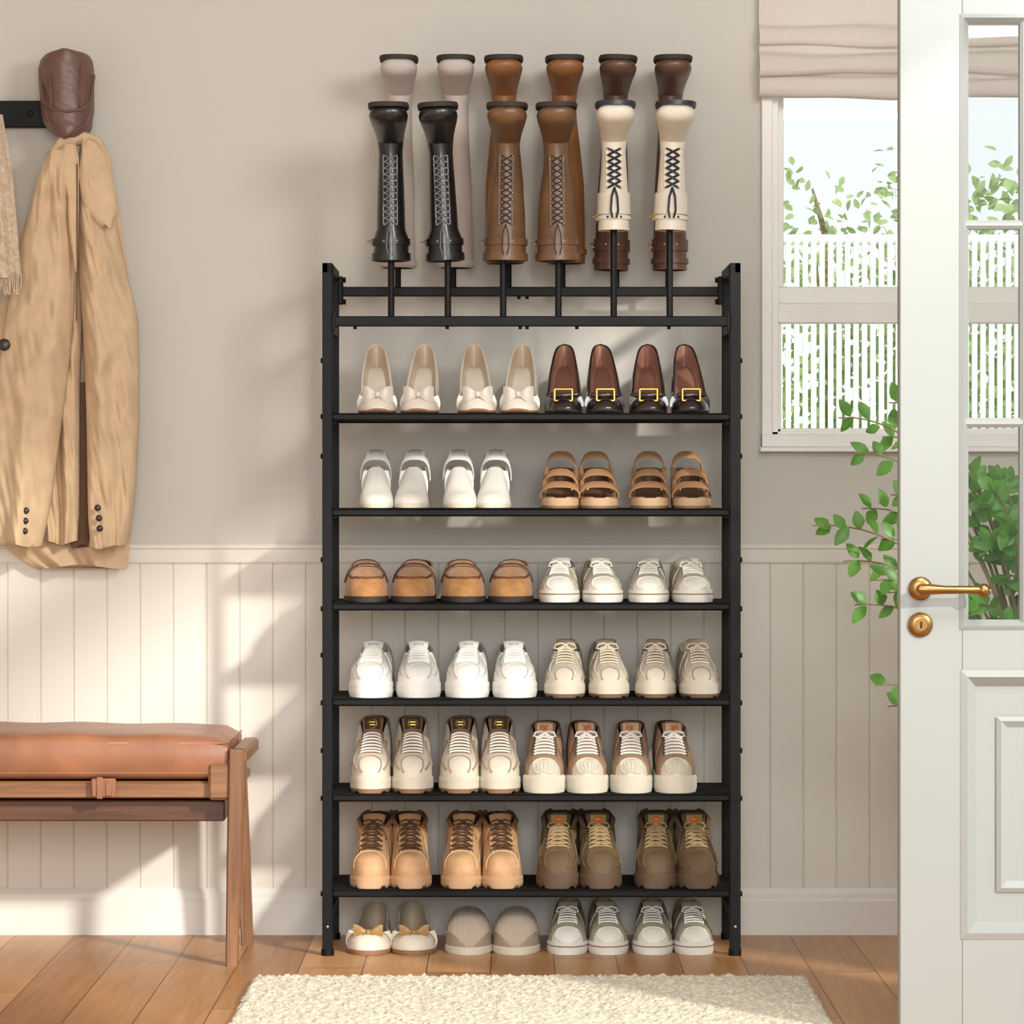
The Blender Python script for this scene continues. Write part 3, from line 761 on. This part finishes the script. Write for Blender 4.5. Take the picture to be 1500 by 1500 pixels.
s.b.box(s.cx(.2)+.022, s.cx(.2)+.029, s.y(.24)-.015, s.y(.24)-.009, .036, .044, 4, .001)
sm['tan_strap_sandal'] = s.done('tan_strap_sandal', [m_('sandal_tan', (170, 128, 92), .4, var=.12), m_('sandal_insole', (112, 80, 58), .55), m_('sandal_sole', (198, 168, 132), .6), gum, M_brass])

# -- suede loafers
s = Shoe(L=.262, W=prof([(0, .042), (.25, .0465), (.55, .040), (.8, .036), (1, .034)]), sole=const(.013), top=prof([(0, .046), (.15, .060), (.3, .074), (.46, .089)]), so=.46,
         collar=prof([(.46, .077), (.58, .072), (.72, .070), (.9, .080), (1, .087)]), cwf=prof([(.46, .70), (.65, .86)]), toe=.26, toeh=.13, n=const(2.7), lip=.003)
s.upper(lambda t, d: 0, inmat=1); s.solemesh(2)
s.spath([(.44, 34), (.3, 40), (.15, 50), (.10, 68), (.085, 90), (.10, 112), (.15, 130), (.3, 140), (.44, 146)], .0028, 5, .001, steps=5)
s.spath([(.34, 18), (.34, 60), (.34, 90), (.34, 120), (.34, 162)], .0050, 3, .001, n=8, flat=.8)
s.b.tube([s.pt(.457, 50+80*k/24, .0005) for k in range(25)], .0022, 3)
s.spath([(.32, 74), (.32, 90), (.32, 106)], .0013, 4, .005)
sm['suede_loafer'] = s.done('suede_loafer', [suede, choc, drk, choc, M_brass, suede_d])

def low(hh, sole_h, mf, Wd=.043, ribs=0, lugs=0, sole_mats=(2, None), so=.5, topk=None, toeh=.12, lip=.003, n=const(2.5), L=.268):
    A = hh-sole_h
    tk = topk or [(0, .34), (.12, .43), (.25, .54), (.38, .68), (.5, .80)]
    s = Shoe(L=L, W=prof([(0, Wd*.93), (.22, Wd), (.5, Wd*.88), (.8, Wd*.82), (1, Wd*.8)]), sole=prof([(0, sole_h*1.05), (.5, sole_h*.95), (1, sole_h*1.15)]),
             top=prof([(a, sole_h+A*k) for a, k in tk]), so=so, collar=prof([(so, sole_h+A*(tk[-1][1]*.84)), (so+.12, sole_h+A*.66), (.8, sole_h+A*.72), (1, sole_h+A*.90)]),
             cwf=prof([(so, .66), (so+.2, .80), (1, .80)]), toe=.25, toeh=toeh, n=n, lip=lip, taper=prof([(.2, 0), (.5, .18)]))
    s.upper(mf, inmat=1); s.solemesh(sole_mats[0], sole_mats[1], ribs=ribs, lugs=lugs)
    return s

def canvas(name, body, tng, hh):
    def mf(t, d):
        if t < .10: return 5
        if abs(d-90) < 22 and t > .2: return 4
        return 0
    s = low(hh, .026, mf, Wd=.042)
    s.spath([(.004, 8), (.05, 25), (.095, 55), (.105, 90), (.095, 125), (.05, 155), (.004, 172)], .0015, 2, .001)
    for g in (-1, 1):
        s.spath([(.2, 90+g*24), (.35, 90+g*26), (.5, 90+g*28)], .0014, 5, .0008)
        s.spath([(.16, 90+g*62), (.3, 90+g*70), (.45, 90+g*72)], .001, 4, .0005)
    s.tongue(.46, .54, hh, .021, 0)
    s.laces(.22, .47, 6, 26, 3, r=.0021, bow=True, cross=False)
    s.b.tube([Vector((s.cx(t)+g*(s.w(t)+s.lip+.0005), -s.L/2+(s.y(t)+s.L/2)*1.022-.0006*(t < .01), .018)) for g, t in [(1, q) for q in (.5, .3, .15, .08, .04, .015, .004, 0)]+[(-1, q) for q in (.004, .015, .04, .08, .15, .3, .5)]], .0011, 6)
    return s.done(name, [body, creami, rub_w, lace_w, tng, rub_w, gum])
sm['canvas_sneaker'] = canvas('canvas_sneaker', canvas_, canvas_t, .094)
sm['khaki_canvas_sneaker'] = canvas('khaki_canvas_sneaker', canvas_g, canvas_gt, .100)

# white sneakers
s = low(.120, .034, lambda t, d: 4 if (abs(d-90) < 20 and t > .2) else 0, Wd=.046, n=const(2.7))
for g in (-1, 1):
    s.spath([(.12, 90+g*32), (.3, 90+g*30), (.5, 90+g*30)], .0024, 0, .001); s.spath([(.08, 90+g*75), (.2, 90+g*58), (.3, 90+g*40)], .0018, 5, .001)
    s.spath([(.3, 90+g*80), (.4, 90+g*60), (.48, 90+g*45)], .0018, 5, .001)
s.spath([(.02, 20), (.10, 50), (.14, 90), (.10, 130), (.02, 160)], .0018, 5, .001)
top = s.tongue(.46, .53, .119, .022, 0, th=.006); s.label(top+Vector((0, -.006, -.012)), .022, .010, 1)
s.laces(.2, .47, 7, 25, 3, r=.0026, bow=False, cross=False)
sm['white_sneaker'] = s.done('white_sneaker', [white, m_('grey_lining', (196, 184, 164), .8), white, lace_w, m_('grey_tongue_mesh', (172, 166, 156), .8), m_('white_seam', (198, 193, 184), .6)])  # grey tongue mesh, darker so the white laces stand out

# runners
def mf(t, d):
    if abs(d-90) < 20 and t > .18: return 4
    if t < .09: return 5
    if abs(d-90) > 58: return 5
    return 0
s = low(.122, .030, mf, Wd=.042, n=const(2.4), sole_mats=(2, 6), lugs=.003, topk=[(0, .3), (.12, .4), (.25, .55), (.38, .72), (.5, .84)])
for g in (-1, 1):
    s.spath([(.05, 90+g*60), (.2, 90+g*48), (.35, 90+g*34), (.5, 90+g*30)], .0018, 5, .001)
    s.spath([(.12, 90+g*80), (.25, 90+g*62), (.4, 90+g*50)], .0026, 7, .0008); s.spath([(.22, 90+g*82), (.35, 90+g*66), (.48, 90+g*55)], .0026, 7, .0008)
s.spath([(.02, 30), (.075, 60), (.10, 90), (.075, 120), (.02, 150)], .0016, 7, .001)
top = s.tongue(.46, .53, .121, .021, 7, th=.006)
s.laces(.19, .47, 7, 24, 3, r=.0021, bow=True, cross=False)
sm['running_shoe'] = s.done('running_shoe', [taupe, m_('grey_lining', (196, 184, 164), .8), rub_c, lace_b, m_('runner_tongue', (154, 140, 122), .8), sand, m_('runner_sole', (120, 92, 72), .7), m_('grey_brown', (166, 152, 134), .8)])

def high(name, hh, sole_h, Wd, mf, mats, lacemat=3, lr=.0024, lugs=.0, ribs=0, sole_mats=(2, None), lace_n=8, lh=24, bow=True, eye=6, tmat=4, label=None, n=const(2.7), tk=None, extra=None, thw=.023, cross=True, cwtop=.86):
    A = hh-sole_h; so = .5
    tk = tk or [(0, .28), (.13, .36), (.22, .44), (.30, .54), (.38, .64), (.5, .78)]
    tl = tk[-1][1]
    s = Shoe(L=.27, W=prof([(0, Wd*.93), (.22, Wd), (.45, Wd*.88), (.8, Wd*.84), (1, Wd*.82)]), sole=prof([(0, sole_h*1.05), (.5, sole_h*.95), (1, sole_h*1.1)]),
             top=prof([(a, sole_h+A*k) for a, k in tk]), so=so, collar=prof([(so, sole_h+A*(tl*.86)), (.60, sole_h+A*.86), (.8, sole_h+A*.88), (1, sole_h+A*.95)]),
             cwf=prof([(so, .68), (.60, cwtop), (1, cwtop)]), toe=.25, toeh=.12, n=n, lip=.003, taper=prof([(.2, 0), (.5, .10)]))
    s.upper(mf, inmat=1); s.solemesh(sole_mats[0], sole_mats[1], ribs=ribs, lugs=lugs)
    top = s.tongue(.44, .515, hh, thw, tmat, th=.007)
    s.laces(.20, .47, lace_n, lh, lacemat, r=lr, bow=bow, eye=eye, cross=cross)
    if label:
        w, h, mi, dz = label; s.label(top+Vector((0, -.009, dz)), w, h, mi, d=.004)
    if extra: extra(s, top)
    return s.done(name, mats)
def mf(t, d):
    if t < .12: return 5
    if abs(d-90) < 20 and t > .18: return 4
    if abs(d-90) > 50: return 5
    return 0
def ex(s, top):
    s.spath([(.02, 25), (.09, 55), (.125, 90), (.09, 125), (.02, 155)], .002, 7, .001)
    for g in (-1, 1):
        s.spath([(.06, 90+g*70), (.2, 90+g*55), (.3, 90+g*40), (.42, 90+g*34), (.5, 90+g*32)], .003, 7, .001)
        s.spath([(.25, 90+g*75), (.38, 90+g*55), (.5, 90+g*50)], .003, 7, .001)
    c = top+Vector((0, -.0135, -.015)); s.b.tube([c+Vector((.0095*cos(a), 0, .0095*sin(a))) for a in [2*pi*k/16 for k in range(16)]], .0009, 8, 5, closed=True)
    for dz in (-.003, .003): s.b.box(c.x-.006, c.x+.006, c.y-.001, c.y+.001, c.z+dz-.001, c.z+dz+.001, 8)
sm['beige_hiking_shoe'] = high('beige_hiking_shoe', .158, .034, .043, mf, [sand, dark, rub_c, lace_w, brn, m_('offwhite_leather', (226, 216, 200), .5), gum, m_('hiker_panel', (172, 150, 128), .8), M_gold, dark],
    lugs=.004, sole_mats=(2, 6), label=(.034, .026, 9, -.015), extra=ex, eye=7, bow=False, cross=False, lr=.0022)
def mf(t, d):
    if t < .10: return 2
    if abs(d-90) < 21 and t > .18: return 4
    return 0
def ex(s, top):
    s.spath([(.01, 20), (.08, 50), (.105, 90), (.08, 130), (.01, 160)], .002, 2, .001)
    for k in range(9):
        d = 30+120*k/8; s.spath([(.004, d), (.05, d)], .0012, 2, .001, steps=4)
    for g in (-1, 1):
        s.spath([(.18, 90+g*30), (.3, 90+g*34), (.5, 90+g*36)], .0016, 5, .001); s.spath([(.12, 90+g*85), (.25, 90+g*62), (.38, 90+g*52)], .0016, 5, .001)
    c = top+Vector((0, -.0138, -.013)); k = .0095
    for pl in ([(-.95, -.6), (-.95, .6), (-.4, .6), (-.2, .3), (-.4, .05), (-.95, 0)], [(-.4, .05), (-.15, -.25), (-.4, -.6), (-.95, -.6)], [(.15, -.6), (.15, .6)], [(.8, .6), (.2, 0), (.85, -.6)]):
        s.b.tube([c+Vector((x*k, 0, z*k)) for x, z in pl], .0014, 7, 5)
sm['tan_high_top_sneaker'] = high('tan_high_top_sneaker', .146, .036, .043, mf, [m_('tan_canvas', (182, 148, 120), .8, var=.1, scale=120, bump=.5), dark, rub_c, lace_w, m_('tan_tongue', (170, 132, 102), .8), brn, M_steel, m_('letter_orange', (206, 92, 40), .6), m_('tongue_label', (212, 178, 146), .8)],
    ribs=1, label=(.036, .026, 8, -.015), extra=ex, lr=.0028, lh=25, lace_n=7, cross=False)
def mf(t, d):
    if abs(d-90) < 19 and t > .2: return 4
    return 0
def ex(s, top):
    s.spath([(.10, 15), (.14, 50), (.17, 90), (.14, 130), (.10, 165)], .0011, 5, .0005)
    for g in (-1, 1):
        s.spath([(.17, 90+g*22), (.3, 90+g*30), (.5, 90+g*32)], .0026, 0, .001)
        s.spath([(.15, 90+g*60), (.3, 90+g*60), (.42, 90+g*50)], .0010, 5, .0005)
        P = [Vector((s.cx(.5)+g*s.w(t)*s.cwf(t), s.y(t), s.collar(t))) for t in (.51, .55, .6, .7, .8, .9, .96)]; s.b.tube(P, .0055, 6, 8)
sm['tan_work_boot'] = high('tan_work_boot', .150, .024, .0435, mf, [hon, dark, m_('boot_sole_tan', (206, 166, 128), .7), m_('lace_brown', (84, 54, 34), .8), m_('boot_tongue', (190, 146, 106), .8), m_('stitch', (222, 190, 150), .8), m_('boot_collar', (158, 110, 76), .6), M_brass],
    sole_mats=(2, 2), lugs=.005, extra=ex, eye=7, thw=.024, lace_n=6, lr=.0017, cwtop=.96, tk=[(0, .34), (.13, .40), (.22, .46), (.30, .58), (.38, .72), (.5, .88)], cross=True)
def mf(t, d):
    if t < .13: return 5
    if abs(d-90) < 20 and t > .2: return 4
    if abs(d-90) > 55: return 5
    return 0
def ex(s, top):
    s.spath([(.03, 20), (.11, 52), (.145, 90), (.11, 128), (.03, 160)], .0022, 5, .001)
    for g in (-1, 1):
        s.spath([(.08, 90+g*75), (.2, 90+g*56), (.3, 90+g*40), (.42, 90+g*33), (.5, 90+g*31)], .003, 5, .001)
        s.spath([(.22, 90+g*78), (.36, 90+g*58), (.5, 90+g*50)], .003, 6, .001)
        P = [Vector((s.cx(.5)+g*s.w(t)*s.cwf(t), s.y(t), s.collar(t))) for t in (.51, .55, .6, .7, .8, .9, .96)]; s.b.tube(P, .006, 5, 8)
    s.b.ell(top+Vector((0, -.0125, -.014)), (.010, .003, .006), 8)
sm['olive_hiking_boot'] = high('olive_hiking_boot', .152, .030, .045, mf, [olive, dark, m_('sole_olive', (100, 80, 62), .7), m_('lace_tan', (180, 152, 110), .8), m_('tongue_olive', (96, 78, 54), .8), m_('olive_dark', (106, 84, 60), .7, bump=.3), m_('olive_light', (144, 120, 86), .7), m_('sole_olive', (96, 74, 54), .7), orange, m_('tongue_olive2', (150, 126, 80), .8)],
    sole_mats=(2, 2), lugs=.005, extra=ex, eye=6, thw=.026, label=(.036, .022, 9, -.014), lace_n=7, lr=.0017, bow=True, cwtop=.93, tk=[(0, .32), (.13, .40), (.22, .48), (.30, .60), (.38, .70), (.5, .80)])

# cream ballet flats with gold bow
s = Shoe(L=.245, W=prof([(0, .042), (.22, .048), (.5, .039), (.8, .034), (1, .032)]), sole=const(.010), top=prof([(0, .034), (.12, .042), (.26, .047)]), so=.25,
         collar=prof([(.25, .046), (.35, .045), (.6, .052), (.85, .076), (1, .088)]), ins=prof([(.25, .012), (1, .022)]), cwf=.93, toe=.27, toeh=.12, n=const(2.4), lip=.001, heelr=.3)
s.upper(lambda t, d: 0, inmat=1); s.solemesh(2)
s.b.tube([s.pt(.248, 15+150*k/24, .0005) for k in range(25)], .0016, 3)
c = s.pt(.15, 90, .004)
for g in (-1, 1):
    s.b.loft([[c+Vector((g*(.002+.030*u), -.003-.005*sin(a*pi/5)*sin(pi*min(1, u+.1)), (.003+.010*sin(u*1.9))*cos(a*pi/5)+.004*u)) for a in range(10)] for u in (0, .2, .4, .6, .8, 1)], 3)
    s.b.tube([c+Vector((g*.002, -.004, 0)), c+Vector((g*.012, -.006, -.007)), c+Vector((g*.020, -.005, -.012))], [.003, .004, .005], 3, 8, flat=.4)
s.b.ell(c+Vector((0, -.006, 0)), (.005, .004, .006), 3)
sm['bow_ballet_flat'] = s.done('bow_ballet_flat', [m_('flat_cream', (228, 218, 200), .45), m_('flat_lining', (208, 192, 168), .7), gum, m_('gold_leather', (166, 130, 80), .35)])
# ribbed slippers
s = Shoe(L=.262, W=prof([(0, .045), (.25, .0505), (.55, .045), (1, .040)]), sole=const(.017), top=prof([(0, .058), (.12, .074), (.3, .085), (.45, .091)]), so=.45, collar=prof([(.45, .080), (.54, .04), (.7, .03), (1, .032)]), cwf=prof([(.45, .75), (.6, .95)]), toe=.27, toeh=.17, n=const(2.5), lip=.002)
s.upper(lambda t, d: 3, inmat=1); s.solemesh(2)
for k in range(27):
    xx = -.0475+.095*k/26; P = []
    for t in [.0005, .002, .006, .012, .02, .03, .045, .06, .08, .1, .13, .17, .22, .28, .34, .40, .45]:
        w = s.w(t)
        if w*.985 > abs(xx):
            cc = (abs(xx)/w)**(2.5/2); P.append(s.pt(t, math.degrees(math.acos(cc if xx > 0 else -cc)), .0003))
    if len(P) > 2: s.b.tube(P, .0017, 0, 5)
sm['ribbed_slipper'] = s.done('ribbed_slipper', [rib, rib, rub_c, m_('slipper_gap', (170, 152, 132), .9)])

def row(kind, centers, py, yaws, front=-.366, sc=1.0):
    me = sm[kind]; ln = -min(v.co.y for v in me.vertices)*sc
    zb_ = Z(py, RY0) if py < 1390 else 0
    mnz = min(v.co.z for v in me.vertices)*sc
    for i, c in enumerate(centers):
        f = front
        ob = inst(kind, me, (X(c, f), f+ln, zb_-mnz+.0005), yaws[i % len(yaws)], mirror=(i % 2 == 1), sc=sc)
        a = radians(yaws[i % len(yaws)]); ob.location.x = X(c, f)-ln*sin(a)*.75
row('cream_bow_pump', [550, 615, 697, 762], 605, [1.5, -1.5])
row('black_buckle_pump', [825, 888, 950, 1014], 605, [-3, 3])
row('white_heeled_mule', [549, 603, 672, 724], 745, [1, -1])
row('tan_strap_sandal', [820, 879, 952, 1016], 745, [-3, 3])
row('suede_loafer', [534, 605, 677, 749], 883, [2, -2])
row('canvas_sneaker', [819, 885, 951, 1018], 883, [-4, 4])
row('white_sneaker', [541, 613, 683, 755], 1023, [-3, 3])
row('running_shoe', [827, 894, 961, 1028], 1023, [-4, 4])
row('beige_hiking_shoe', [541, 604, 672, 733], 1163, [-2, 3])
row('tan_high_top_sneaker', [797, 862, 925, 992], 1163, [-3, 3])
row('tan_work_boot', [541, 601, 675, 736], 1303, [-4, 4])
row('olive_hiking_boot', [817, 881, 962, 1024], 1303, [-4, 4])
row('bow_ballet_flat', [538, 606], 1397, [-4, 4])
row('ribbed_slipper', [685, 757], 1397, [0, 0])
row('khaki_canvas_sneaker', [831, 893, 957, 1020], 1397, [-3, 3])

# ---------------------------------------------------------------- tall boots (upside down on holders)
def tall_boot(Hh, prm, mats, laces=None, strap=None, sole_mat=2):
    b = MB()
    R = []
    for f, hw, hd in prm: R.append((0.0, .095+(Hh-.095)*f, hw, hd, 0, 1.0))
    an = prm[-1][1]
    R += [(-.004, .083, an*1.03, .038, 18, 1), (-.016, .064, an*1.10, .040, 40, .95), (-.036, .050, an*1.20, .037, 60, .9), (-.066, .039, an*1.36, .031, 74, .8), (-.100, .031, an*1.52, .026, 84, .7),
          (-.130, .026, an*1.60, .0225, 90, .62), (-.150, .024, an*1.50, .020, 90, .6), (-.163, .022, an*1.25, .017, 90, .6), (-.170, .020, an*.8, .012, 90, .7), (-.173, .018, an*.1, .002, 90, 1)]
    rings = []
    for (y, z, hw, hd, an_, ex_) in R:
        a = radians(an_); dy, dz = cos(a), sin(a)
        r = []
        for k in range(28):
            q = 2*pi*k/28; c, s_ = cos(q), sin(q)
            c = abs(c)**ex_*(1 if c > 0 else -1) if s_ < 0 or ex_ == 1 else c
            r.append(Vector((hw*c, y+hd*s_*dy, z+hd*s_*dz)))
        rings.append(r)
    b.loft(rings, lambda i, j: 0, cap0=False)
    b.loft([[Vector((p.x*.92, p.y*.92, p.z)) for p in rings[0]], [Vector((p.x*.85, p.y*.85, p.z)) for p in rings[2]]], 1, cap0=False)
    b.loft([rings[0], [Vector((p.x*.92, p.y*.92, p.z)) for p in rings[0]]], 0, cap0=False, cap1=False)
    b.ell((0, .022, .036), (an*1.10, .030, .034), 0)
    rr = []
    for i in range(31):
        u = i/30; y = .052+(-.181-.052)*u
        w = an*1.12+(an*1.68-an*1.12)*max(0, min(1, (u-.3)/.35))
        w *= tf(u, .12)*tf(1-u, .2)
        h = .009
        zz = -.004*max(0, (.35-u)/.35)
        rr.append([Vector((-w*.96, y, zz-.001)), Vector((-w, y, zz+.003)), Vector((-w*.97, y, h)), Vector((w*.97, y, h)), Vector((w, y, zz+.003)), Vector((w*.96, y, zz-.001))])
    b.loft(rr, sole_mat)
    hwp = prof(sorted([(.095+(Hh-.095)*f, hw) for f, hw, hd in prm])); hdp = prof(sorted([(.095+(Hh-.095)*f, hd) for f, hw, hd in prm]))
    def fr(z, x, off=.002):
        w, d = hwp(z), hdp(z)
        return Vector((x, -d*sqrt(max(0, 1-(x/w)**2))-off, z))
    if laces:
        z0, z1, n, hx_, r, mi, em = laces
        for g in (-1, 1):
            b.tube([fr(z0+(z1-z0)*i/10, g*(hx_+.003), .0005) for i in range(11)], .0022, 0)
        for i in range(n):
            za = z0+(z1-z0)*i/(n-1)
            if i < n-1:
                zb2 = z0+(z1-z0)*(i+1)/(n-1)
                b.tube([fr(za, -hx_), fr((za+zb2)/2, 0, .004), fr(zb2, hx_)], r, mi, 5); b.tube([fr(za, hx_), fr((za+zb2)/2, 0, .005), fr(zb2, -hx_)], r, mi, 5)
            for g in (-1, 1): b.ell(fr(za, g*(hx_+.001), .0015), (.0028, .002, .0028), em, 8, 6)
        c = fr(z1, 0, .006)
        for g in (-1, 1): b.tube([c, c+Vector((g*.006, -.006, .02)), c+Vector((g*.008, -.007, .05)), c+Vector((g*.004, -.007, .066))], r, mi, 5)
    if strap:
        for z, wd, mi, bk in strap:
            ring2 = []
            for dz, o in ((-wd/2, .0012), (-wd/2, .004), (wd/2, .004), (wd/2, .0012)):
                zz = z+dz; ring2.append([Vector(((hwp(zz)+o)*cos(2*pi*q/28), (hdp(zz)+o)*sin(2*pi*q/28), zz)) for q in range(28)])
            b.loft(ring2, mi, cap0=False, cap1=False)
            if bk:
                c = Vector((hwp(z)*.97+.003, -hdp(z)*.35, z)); b.tube([c+Vector((.004*cos(a), 0, .006*sin(a))) for a in [2*pi*k/10 for k in range(10)]]+[c+Vector((.012, 0, 0))], .0014, 4, 5)
                for g in (-1, 1): b.ell(Vector((g*.014, -hdp(z)*.9-.004, z)), (.003, .002, .003), 3, 8, 6)
    b.v = [(-p[0], p[1], Hh-p[2]) for p in b.v]
    return b.mesh('boot', mats, ang=50)
nvy = m_('navy_sole', (40, 42, 52), .4)
bl = m_('black_leather', (22, 22, 24), .3, coat=.2, bump=.2, bscale=200)
bb = m_('brown_lace_leather', (108, 78, 52), .36, var=.28, scale=15, bump=.25, bscale=200)
bt = m_('cognac_leather', (142, 94, 54), .42, var=.25, scale=12, bump=.2, bscale=160)
bd = m_('dark_brown_leather', (92, 64, 50), .36, var=.2, bump=.2, bscale=200)
bg = m_('greige_suede', (196, 185, 178), .8, var=.06)
bc = m_('cream_boot_leather', (228, 220, 204), .45)
P1 = [(1, .0385, .042), (.78, .0375, .041), (.70, .031, .040), (.5, .030, .039), (.3, .0285, .037), (.12, .027, .036), (0, .026, .036)]
P1b = [(1, .0450, .044), (.8, .0435, .043), (.55, .0415, .041), (.35, .037, .038), (.15, .029, .036), (0, .0265, .036)]
bm1 = tall_boot(.325, P1, [bl, dark, drk, M_steel, M_steel, m_('black_lace', (120, 120, 122), .6)], laces=(.10, .248, 12, .012, .0012, 5, 3), strap=[(.284, .014, 0, True), (.316, .016, 0, False)])
bm2 = tall_boot(.325, P1b, [bb, dark, drk, M_steel, M_steel, m_('brown_lace2', (52, 36, 28), .6)], laces=(.10, .248, 12, .012, .0013, 5, 3), strap=[(.284, .014, 0, True), (.316, .016, 0, False)])
P2 = [(1, .034, .040), (.85, .033, .040), (.5, .031, .039), (.2, .0275, .036), (0, .026, .036)]
bm3 = tall_boot(.262, P2, [bc, creami, nvy, nvy, M_gold, nvy], laces=(.088, .172, 7, .013, .0026, 5, 4), strap=[(.205, .046, 0, False), (.235, .008, 0, True)])
P3 = [(1, .0385, .042), (.85, .037, .041), (.5, .034, .039), (.2, .028, .037), (0, .0255, .036)]
P3b = [(1, .0420, .043), (.8, .0430, .042), (.5, .0420, .040), (.25, .034, .037), (.1, .028, .037), (0, .0258, .036)]
bm4 = tall_boot(.455, P3, [bg, dark, drk, M_steel, M_gold], strap=[(.445, .012, 0, False)])
bm5 = tall_boot(.445, P3b, [bt, dark, drk, M_gold, M_gold], strap=[(.42, .012, 0, False)])
bm6 = tall_boot(.460, P3, [bd, dark, drk, M_gold, M_gold], strap=[(.405, .026, 0, True), (.44, .012, 0, False)])
def put(name, me, px_bottom, px_top, pyTop, yy, Hh):
    me.name = name
    z = Z(pyTop, yy)-Hh-.0
    ob = inst(name, me, (X(px_bottom, yy), yy, z)); dx = X(px_top, yy)-X(px_bottom, yy)
    ob.rotation_euler = (0, math.atan2(dx, Hh), 0)
put('black_lace_up_boot', bm1, 573, 572, 162, FY, .325); put('black_lace_up_boot', bm1, 652, 643, 162, FY, .325)
put('brown_lace_up_boot', bm2, 740, 743, 162, FY, .325); put('brown_lace_up_boot', bm2, 817, 814, 162, FY, .325)
put('cream_lace_up_boot', bm3, 899, 899, 160, FY, .262); put('cream_lace_up_boot', bm3, 982, 986, 160, FY, .262)
put('greige_tall_boot', bm4, 583, 587, 94, RYY, .455); put('greige_tall_boot', bm4, 668, 669, 94, RYY, .455)
put('cognac_tall_boot', bm5, 740, 738, 94, RYY, .445); put('cognac_tall_boot', bm5, 829, 826, 94, RYY, .445)
put('dark_brown_tall_boot', bm6, 895, 903, 94, RYY, .460); put('dark_brown_tall_boot', bm6, 981, 982, 94, RYY, .460)

# ---------------------------------------------------------------- lights, world, camera
w = bpy.data.worlds.new('World'); scene.world = w; w.use_nodes = True
bg_ = w.node_tree.nodes['Background']; bg_.inputs[0].default_value = (0.97, 0.985, 1.0, 1); bg_.inputs[1].default_value = 1.08
def light(name, typ, loc, target, energy, size=1.0, color=(1, 1, 1), size_y=None):
    ld = bpy.data.lights.new(name, typ); ld.energy = energy; ld.color = color
    if typ == 'AREA':
        ld.size = size
        if size_y: ld.shape = 'RECTANGLE'; ld.size_y = size_y
    ob = bpy.data.objects.new(name, ld); col.objects.link(ob); ob.location = loc
    ob.rotation_euler = (Vector(target)-Vector(loc)).to_track_quat('-Z', 'Y').to_euler(); return ob
s_ = light('sun_light', 'SUN', (4, -5, 4), (4-1, -5+1.3, 4-.68), 3.2, color=(1, .95, .86)); s_.data.angle = radians(3.5)
light('room_key_light', 'AREA', (1.1, -3.0, 2.3), (.1, 0, 1.0), 30, 0.6, (1, .98, .95))
light('front_fill_light', 'AREA', (0.4, -10.0, 2.1), (0.2, 0, 1.0), 225, 2.2, (1, .985, .96))  # added fill behind the camera to brighten the wall behind the rack
cam = bpy.data.cameras.new('camera'); co = bpy.data.objects.new('camera', cam); col.objects.link(co)
co.location = (0, CY, CZ); co.rotation_euler = (radians(90), 0, 0)
cam.sensor_width = 36; cam.lens = F/1500*36; cam.shift_y = -40/1500; cam.clip_end = 100
scene.camera = co
scene.view_settings.view_transform = 'Standard'
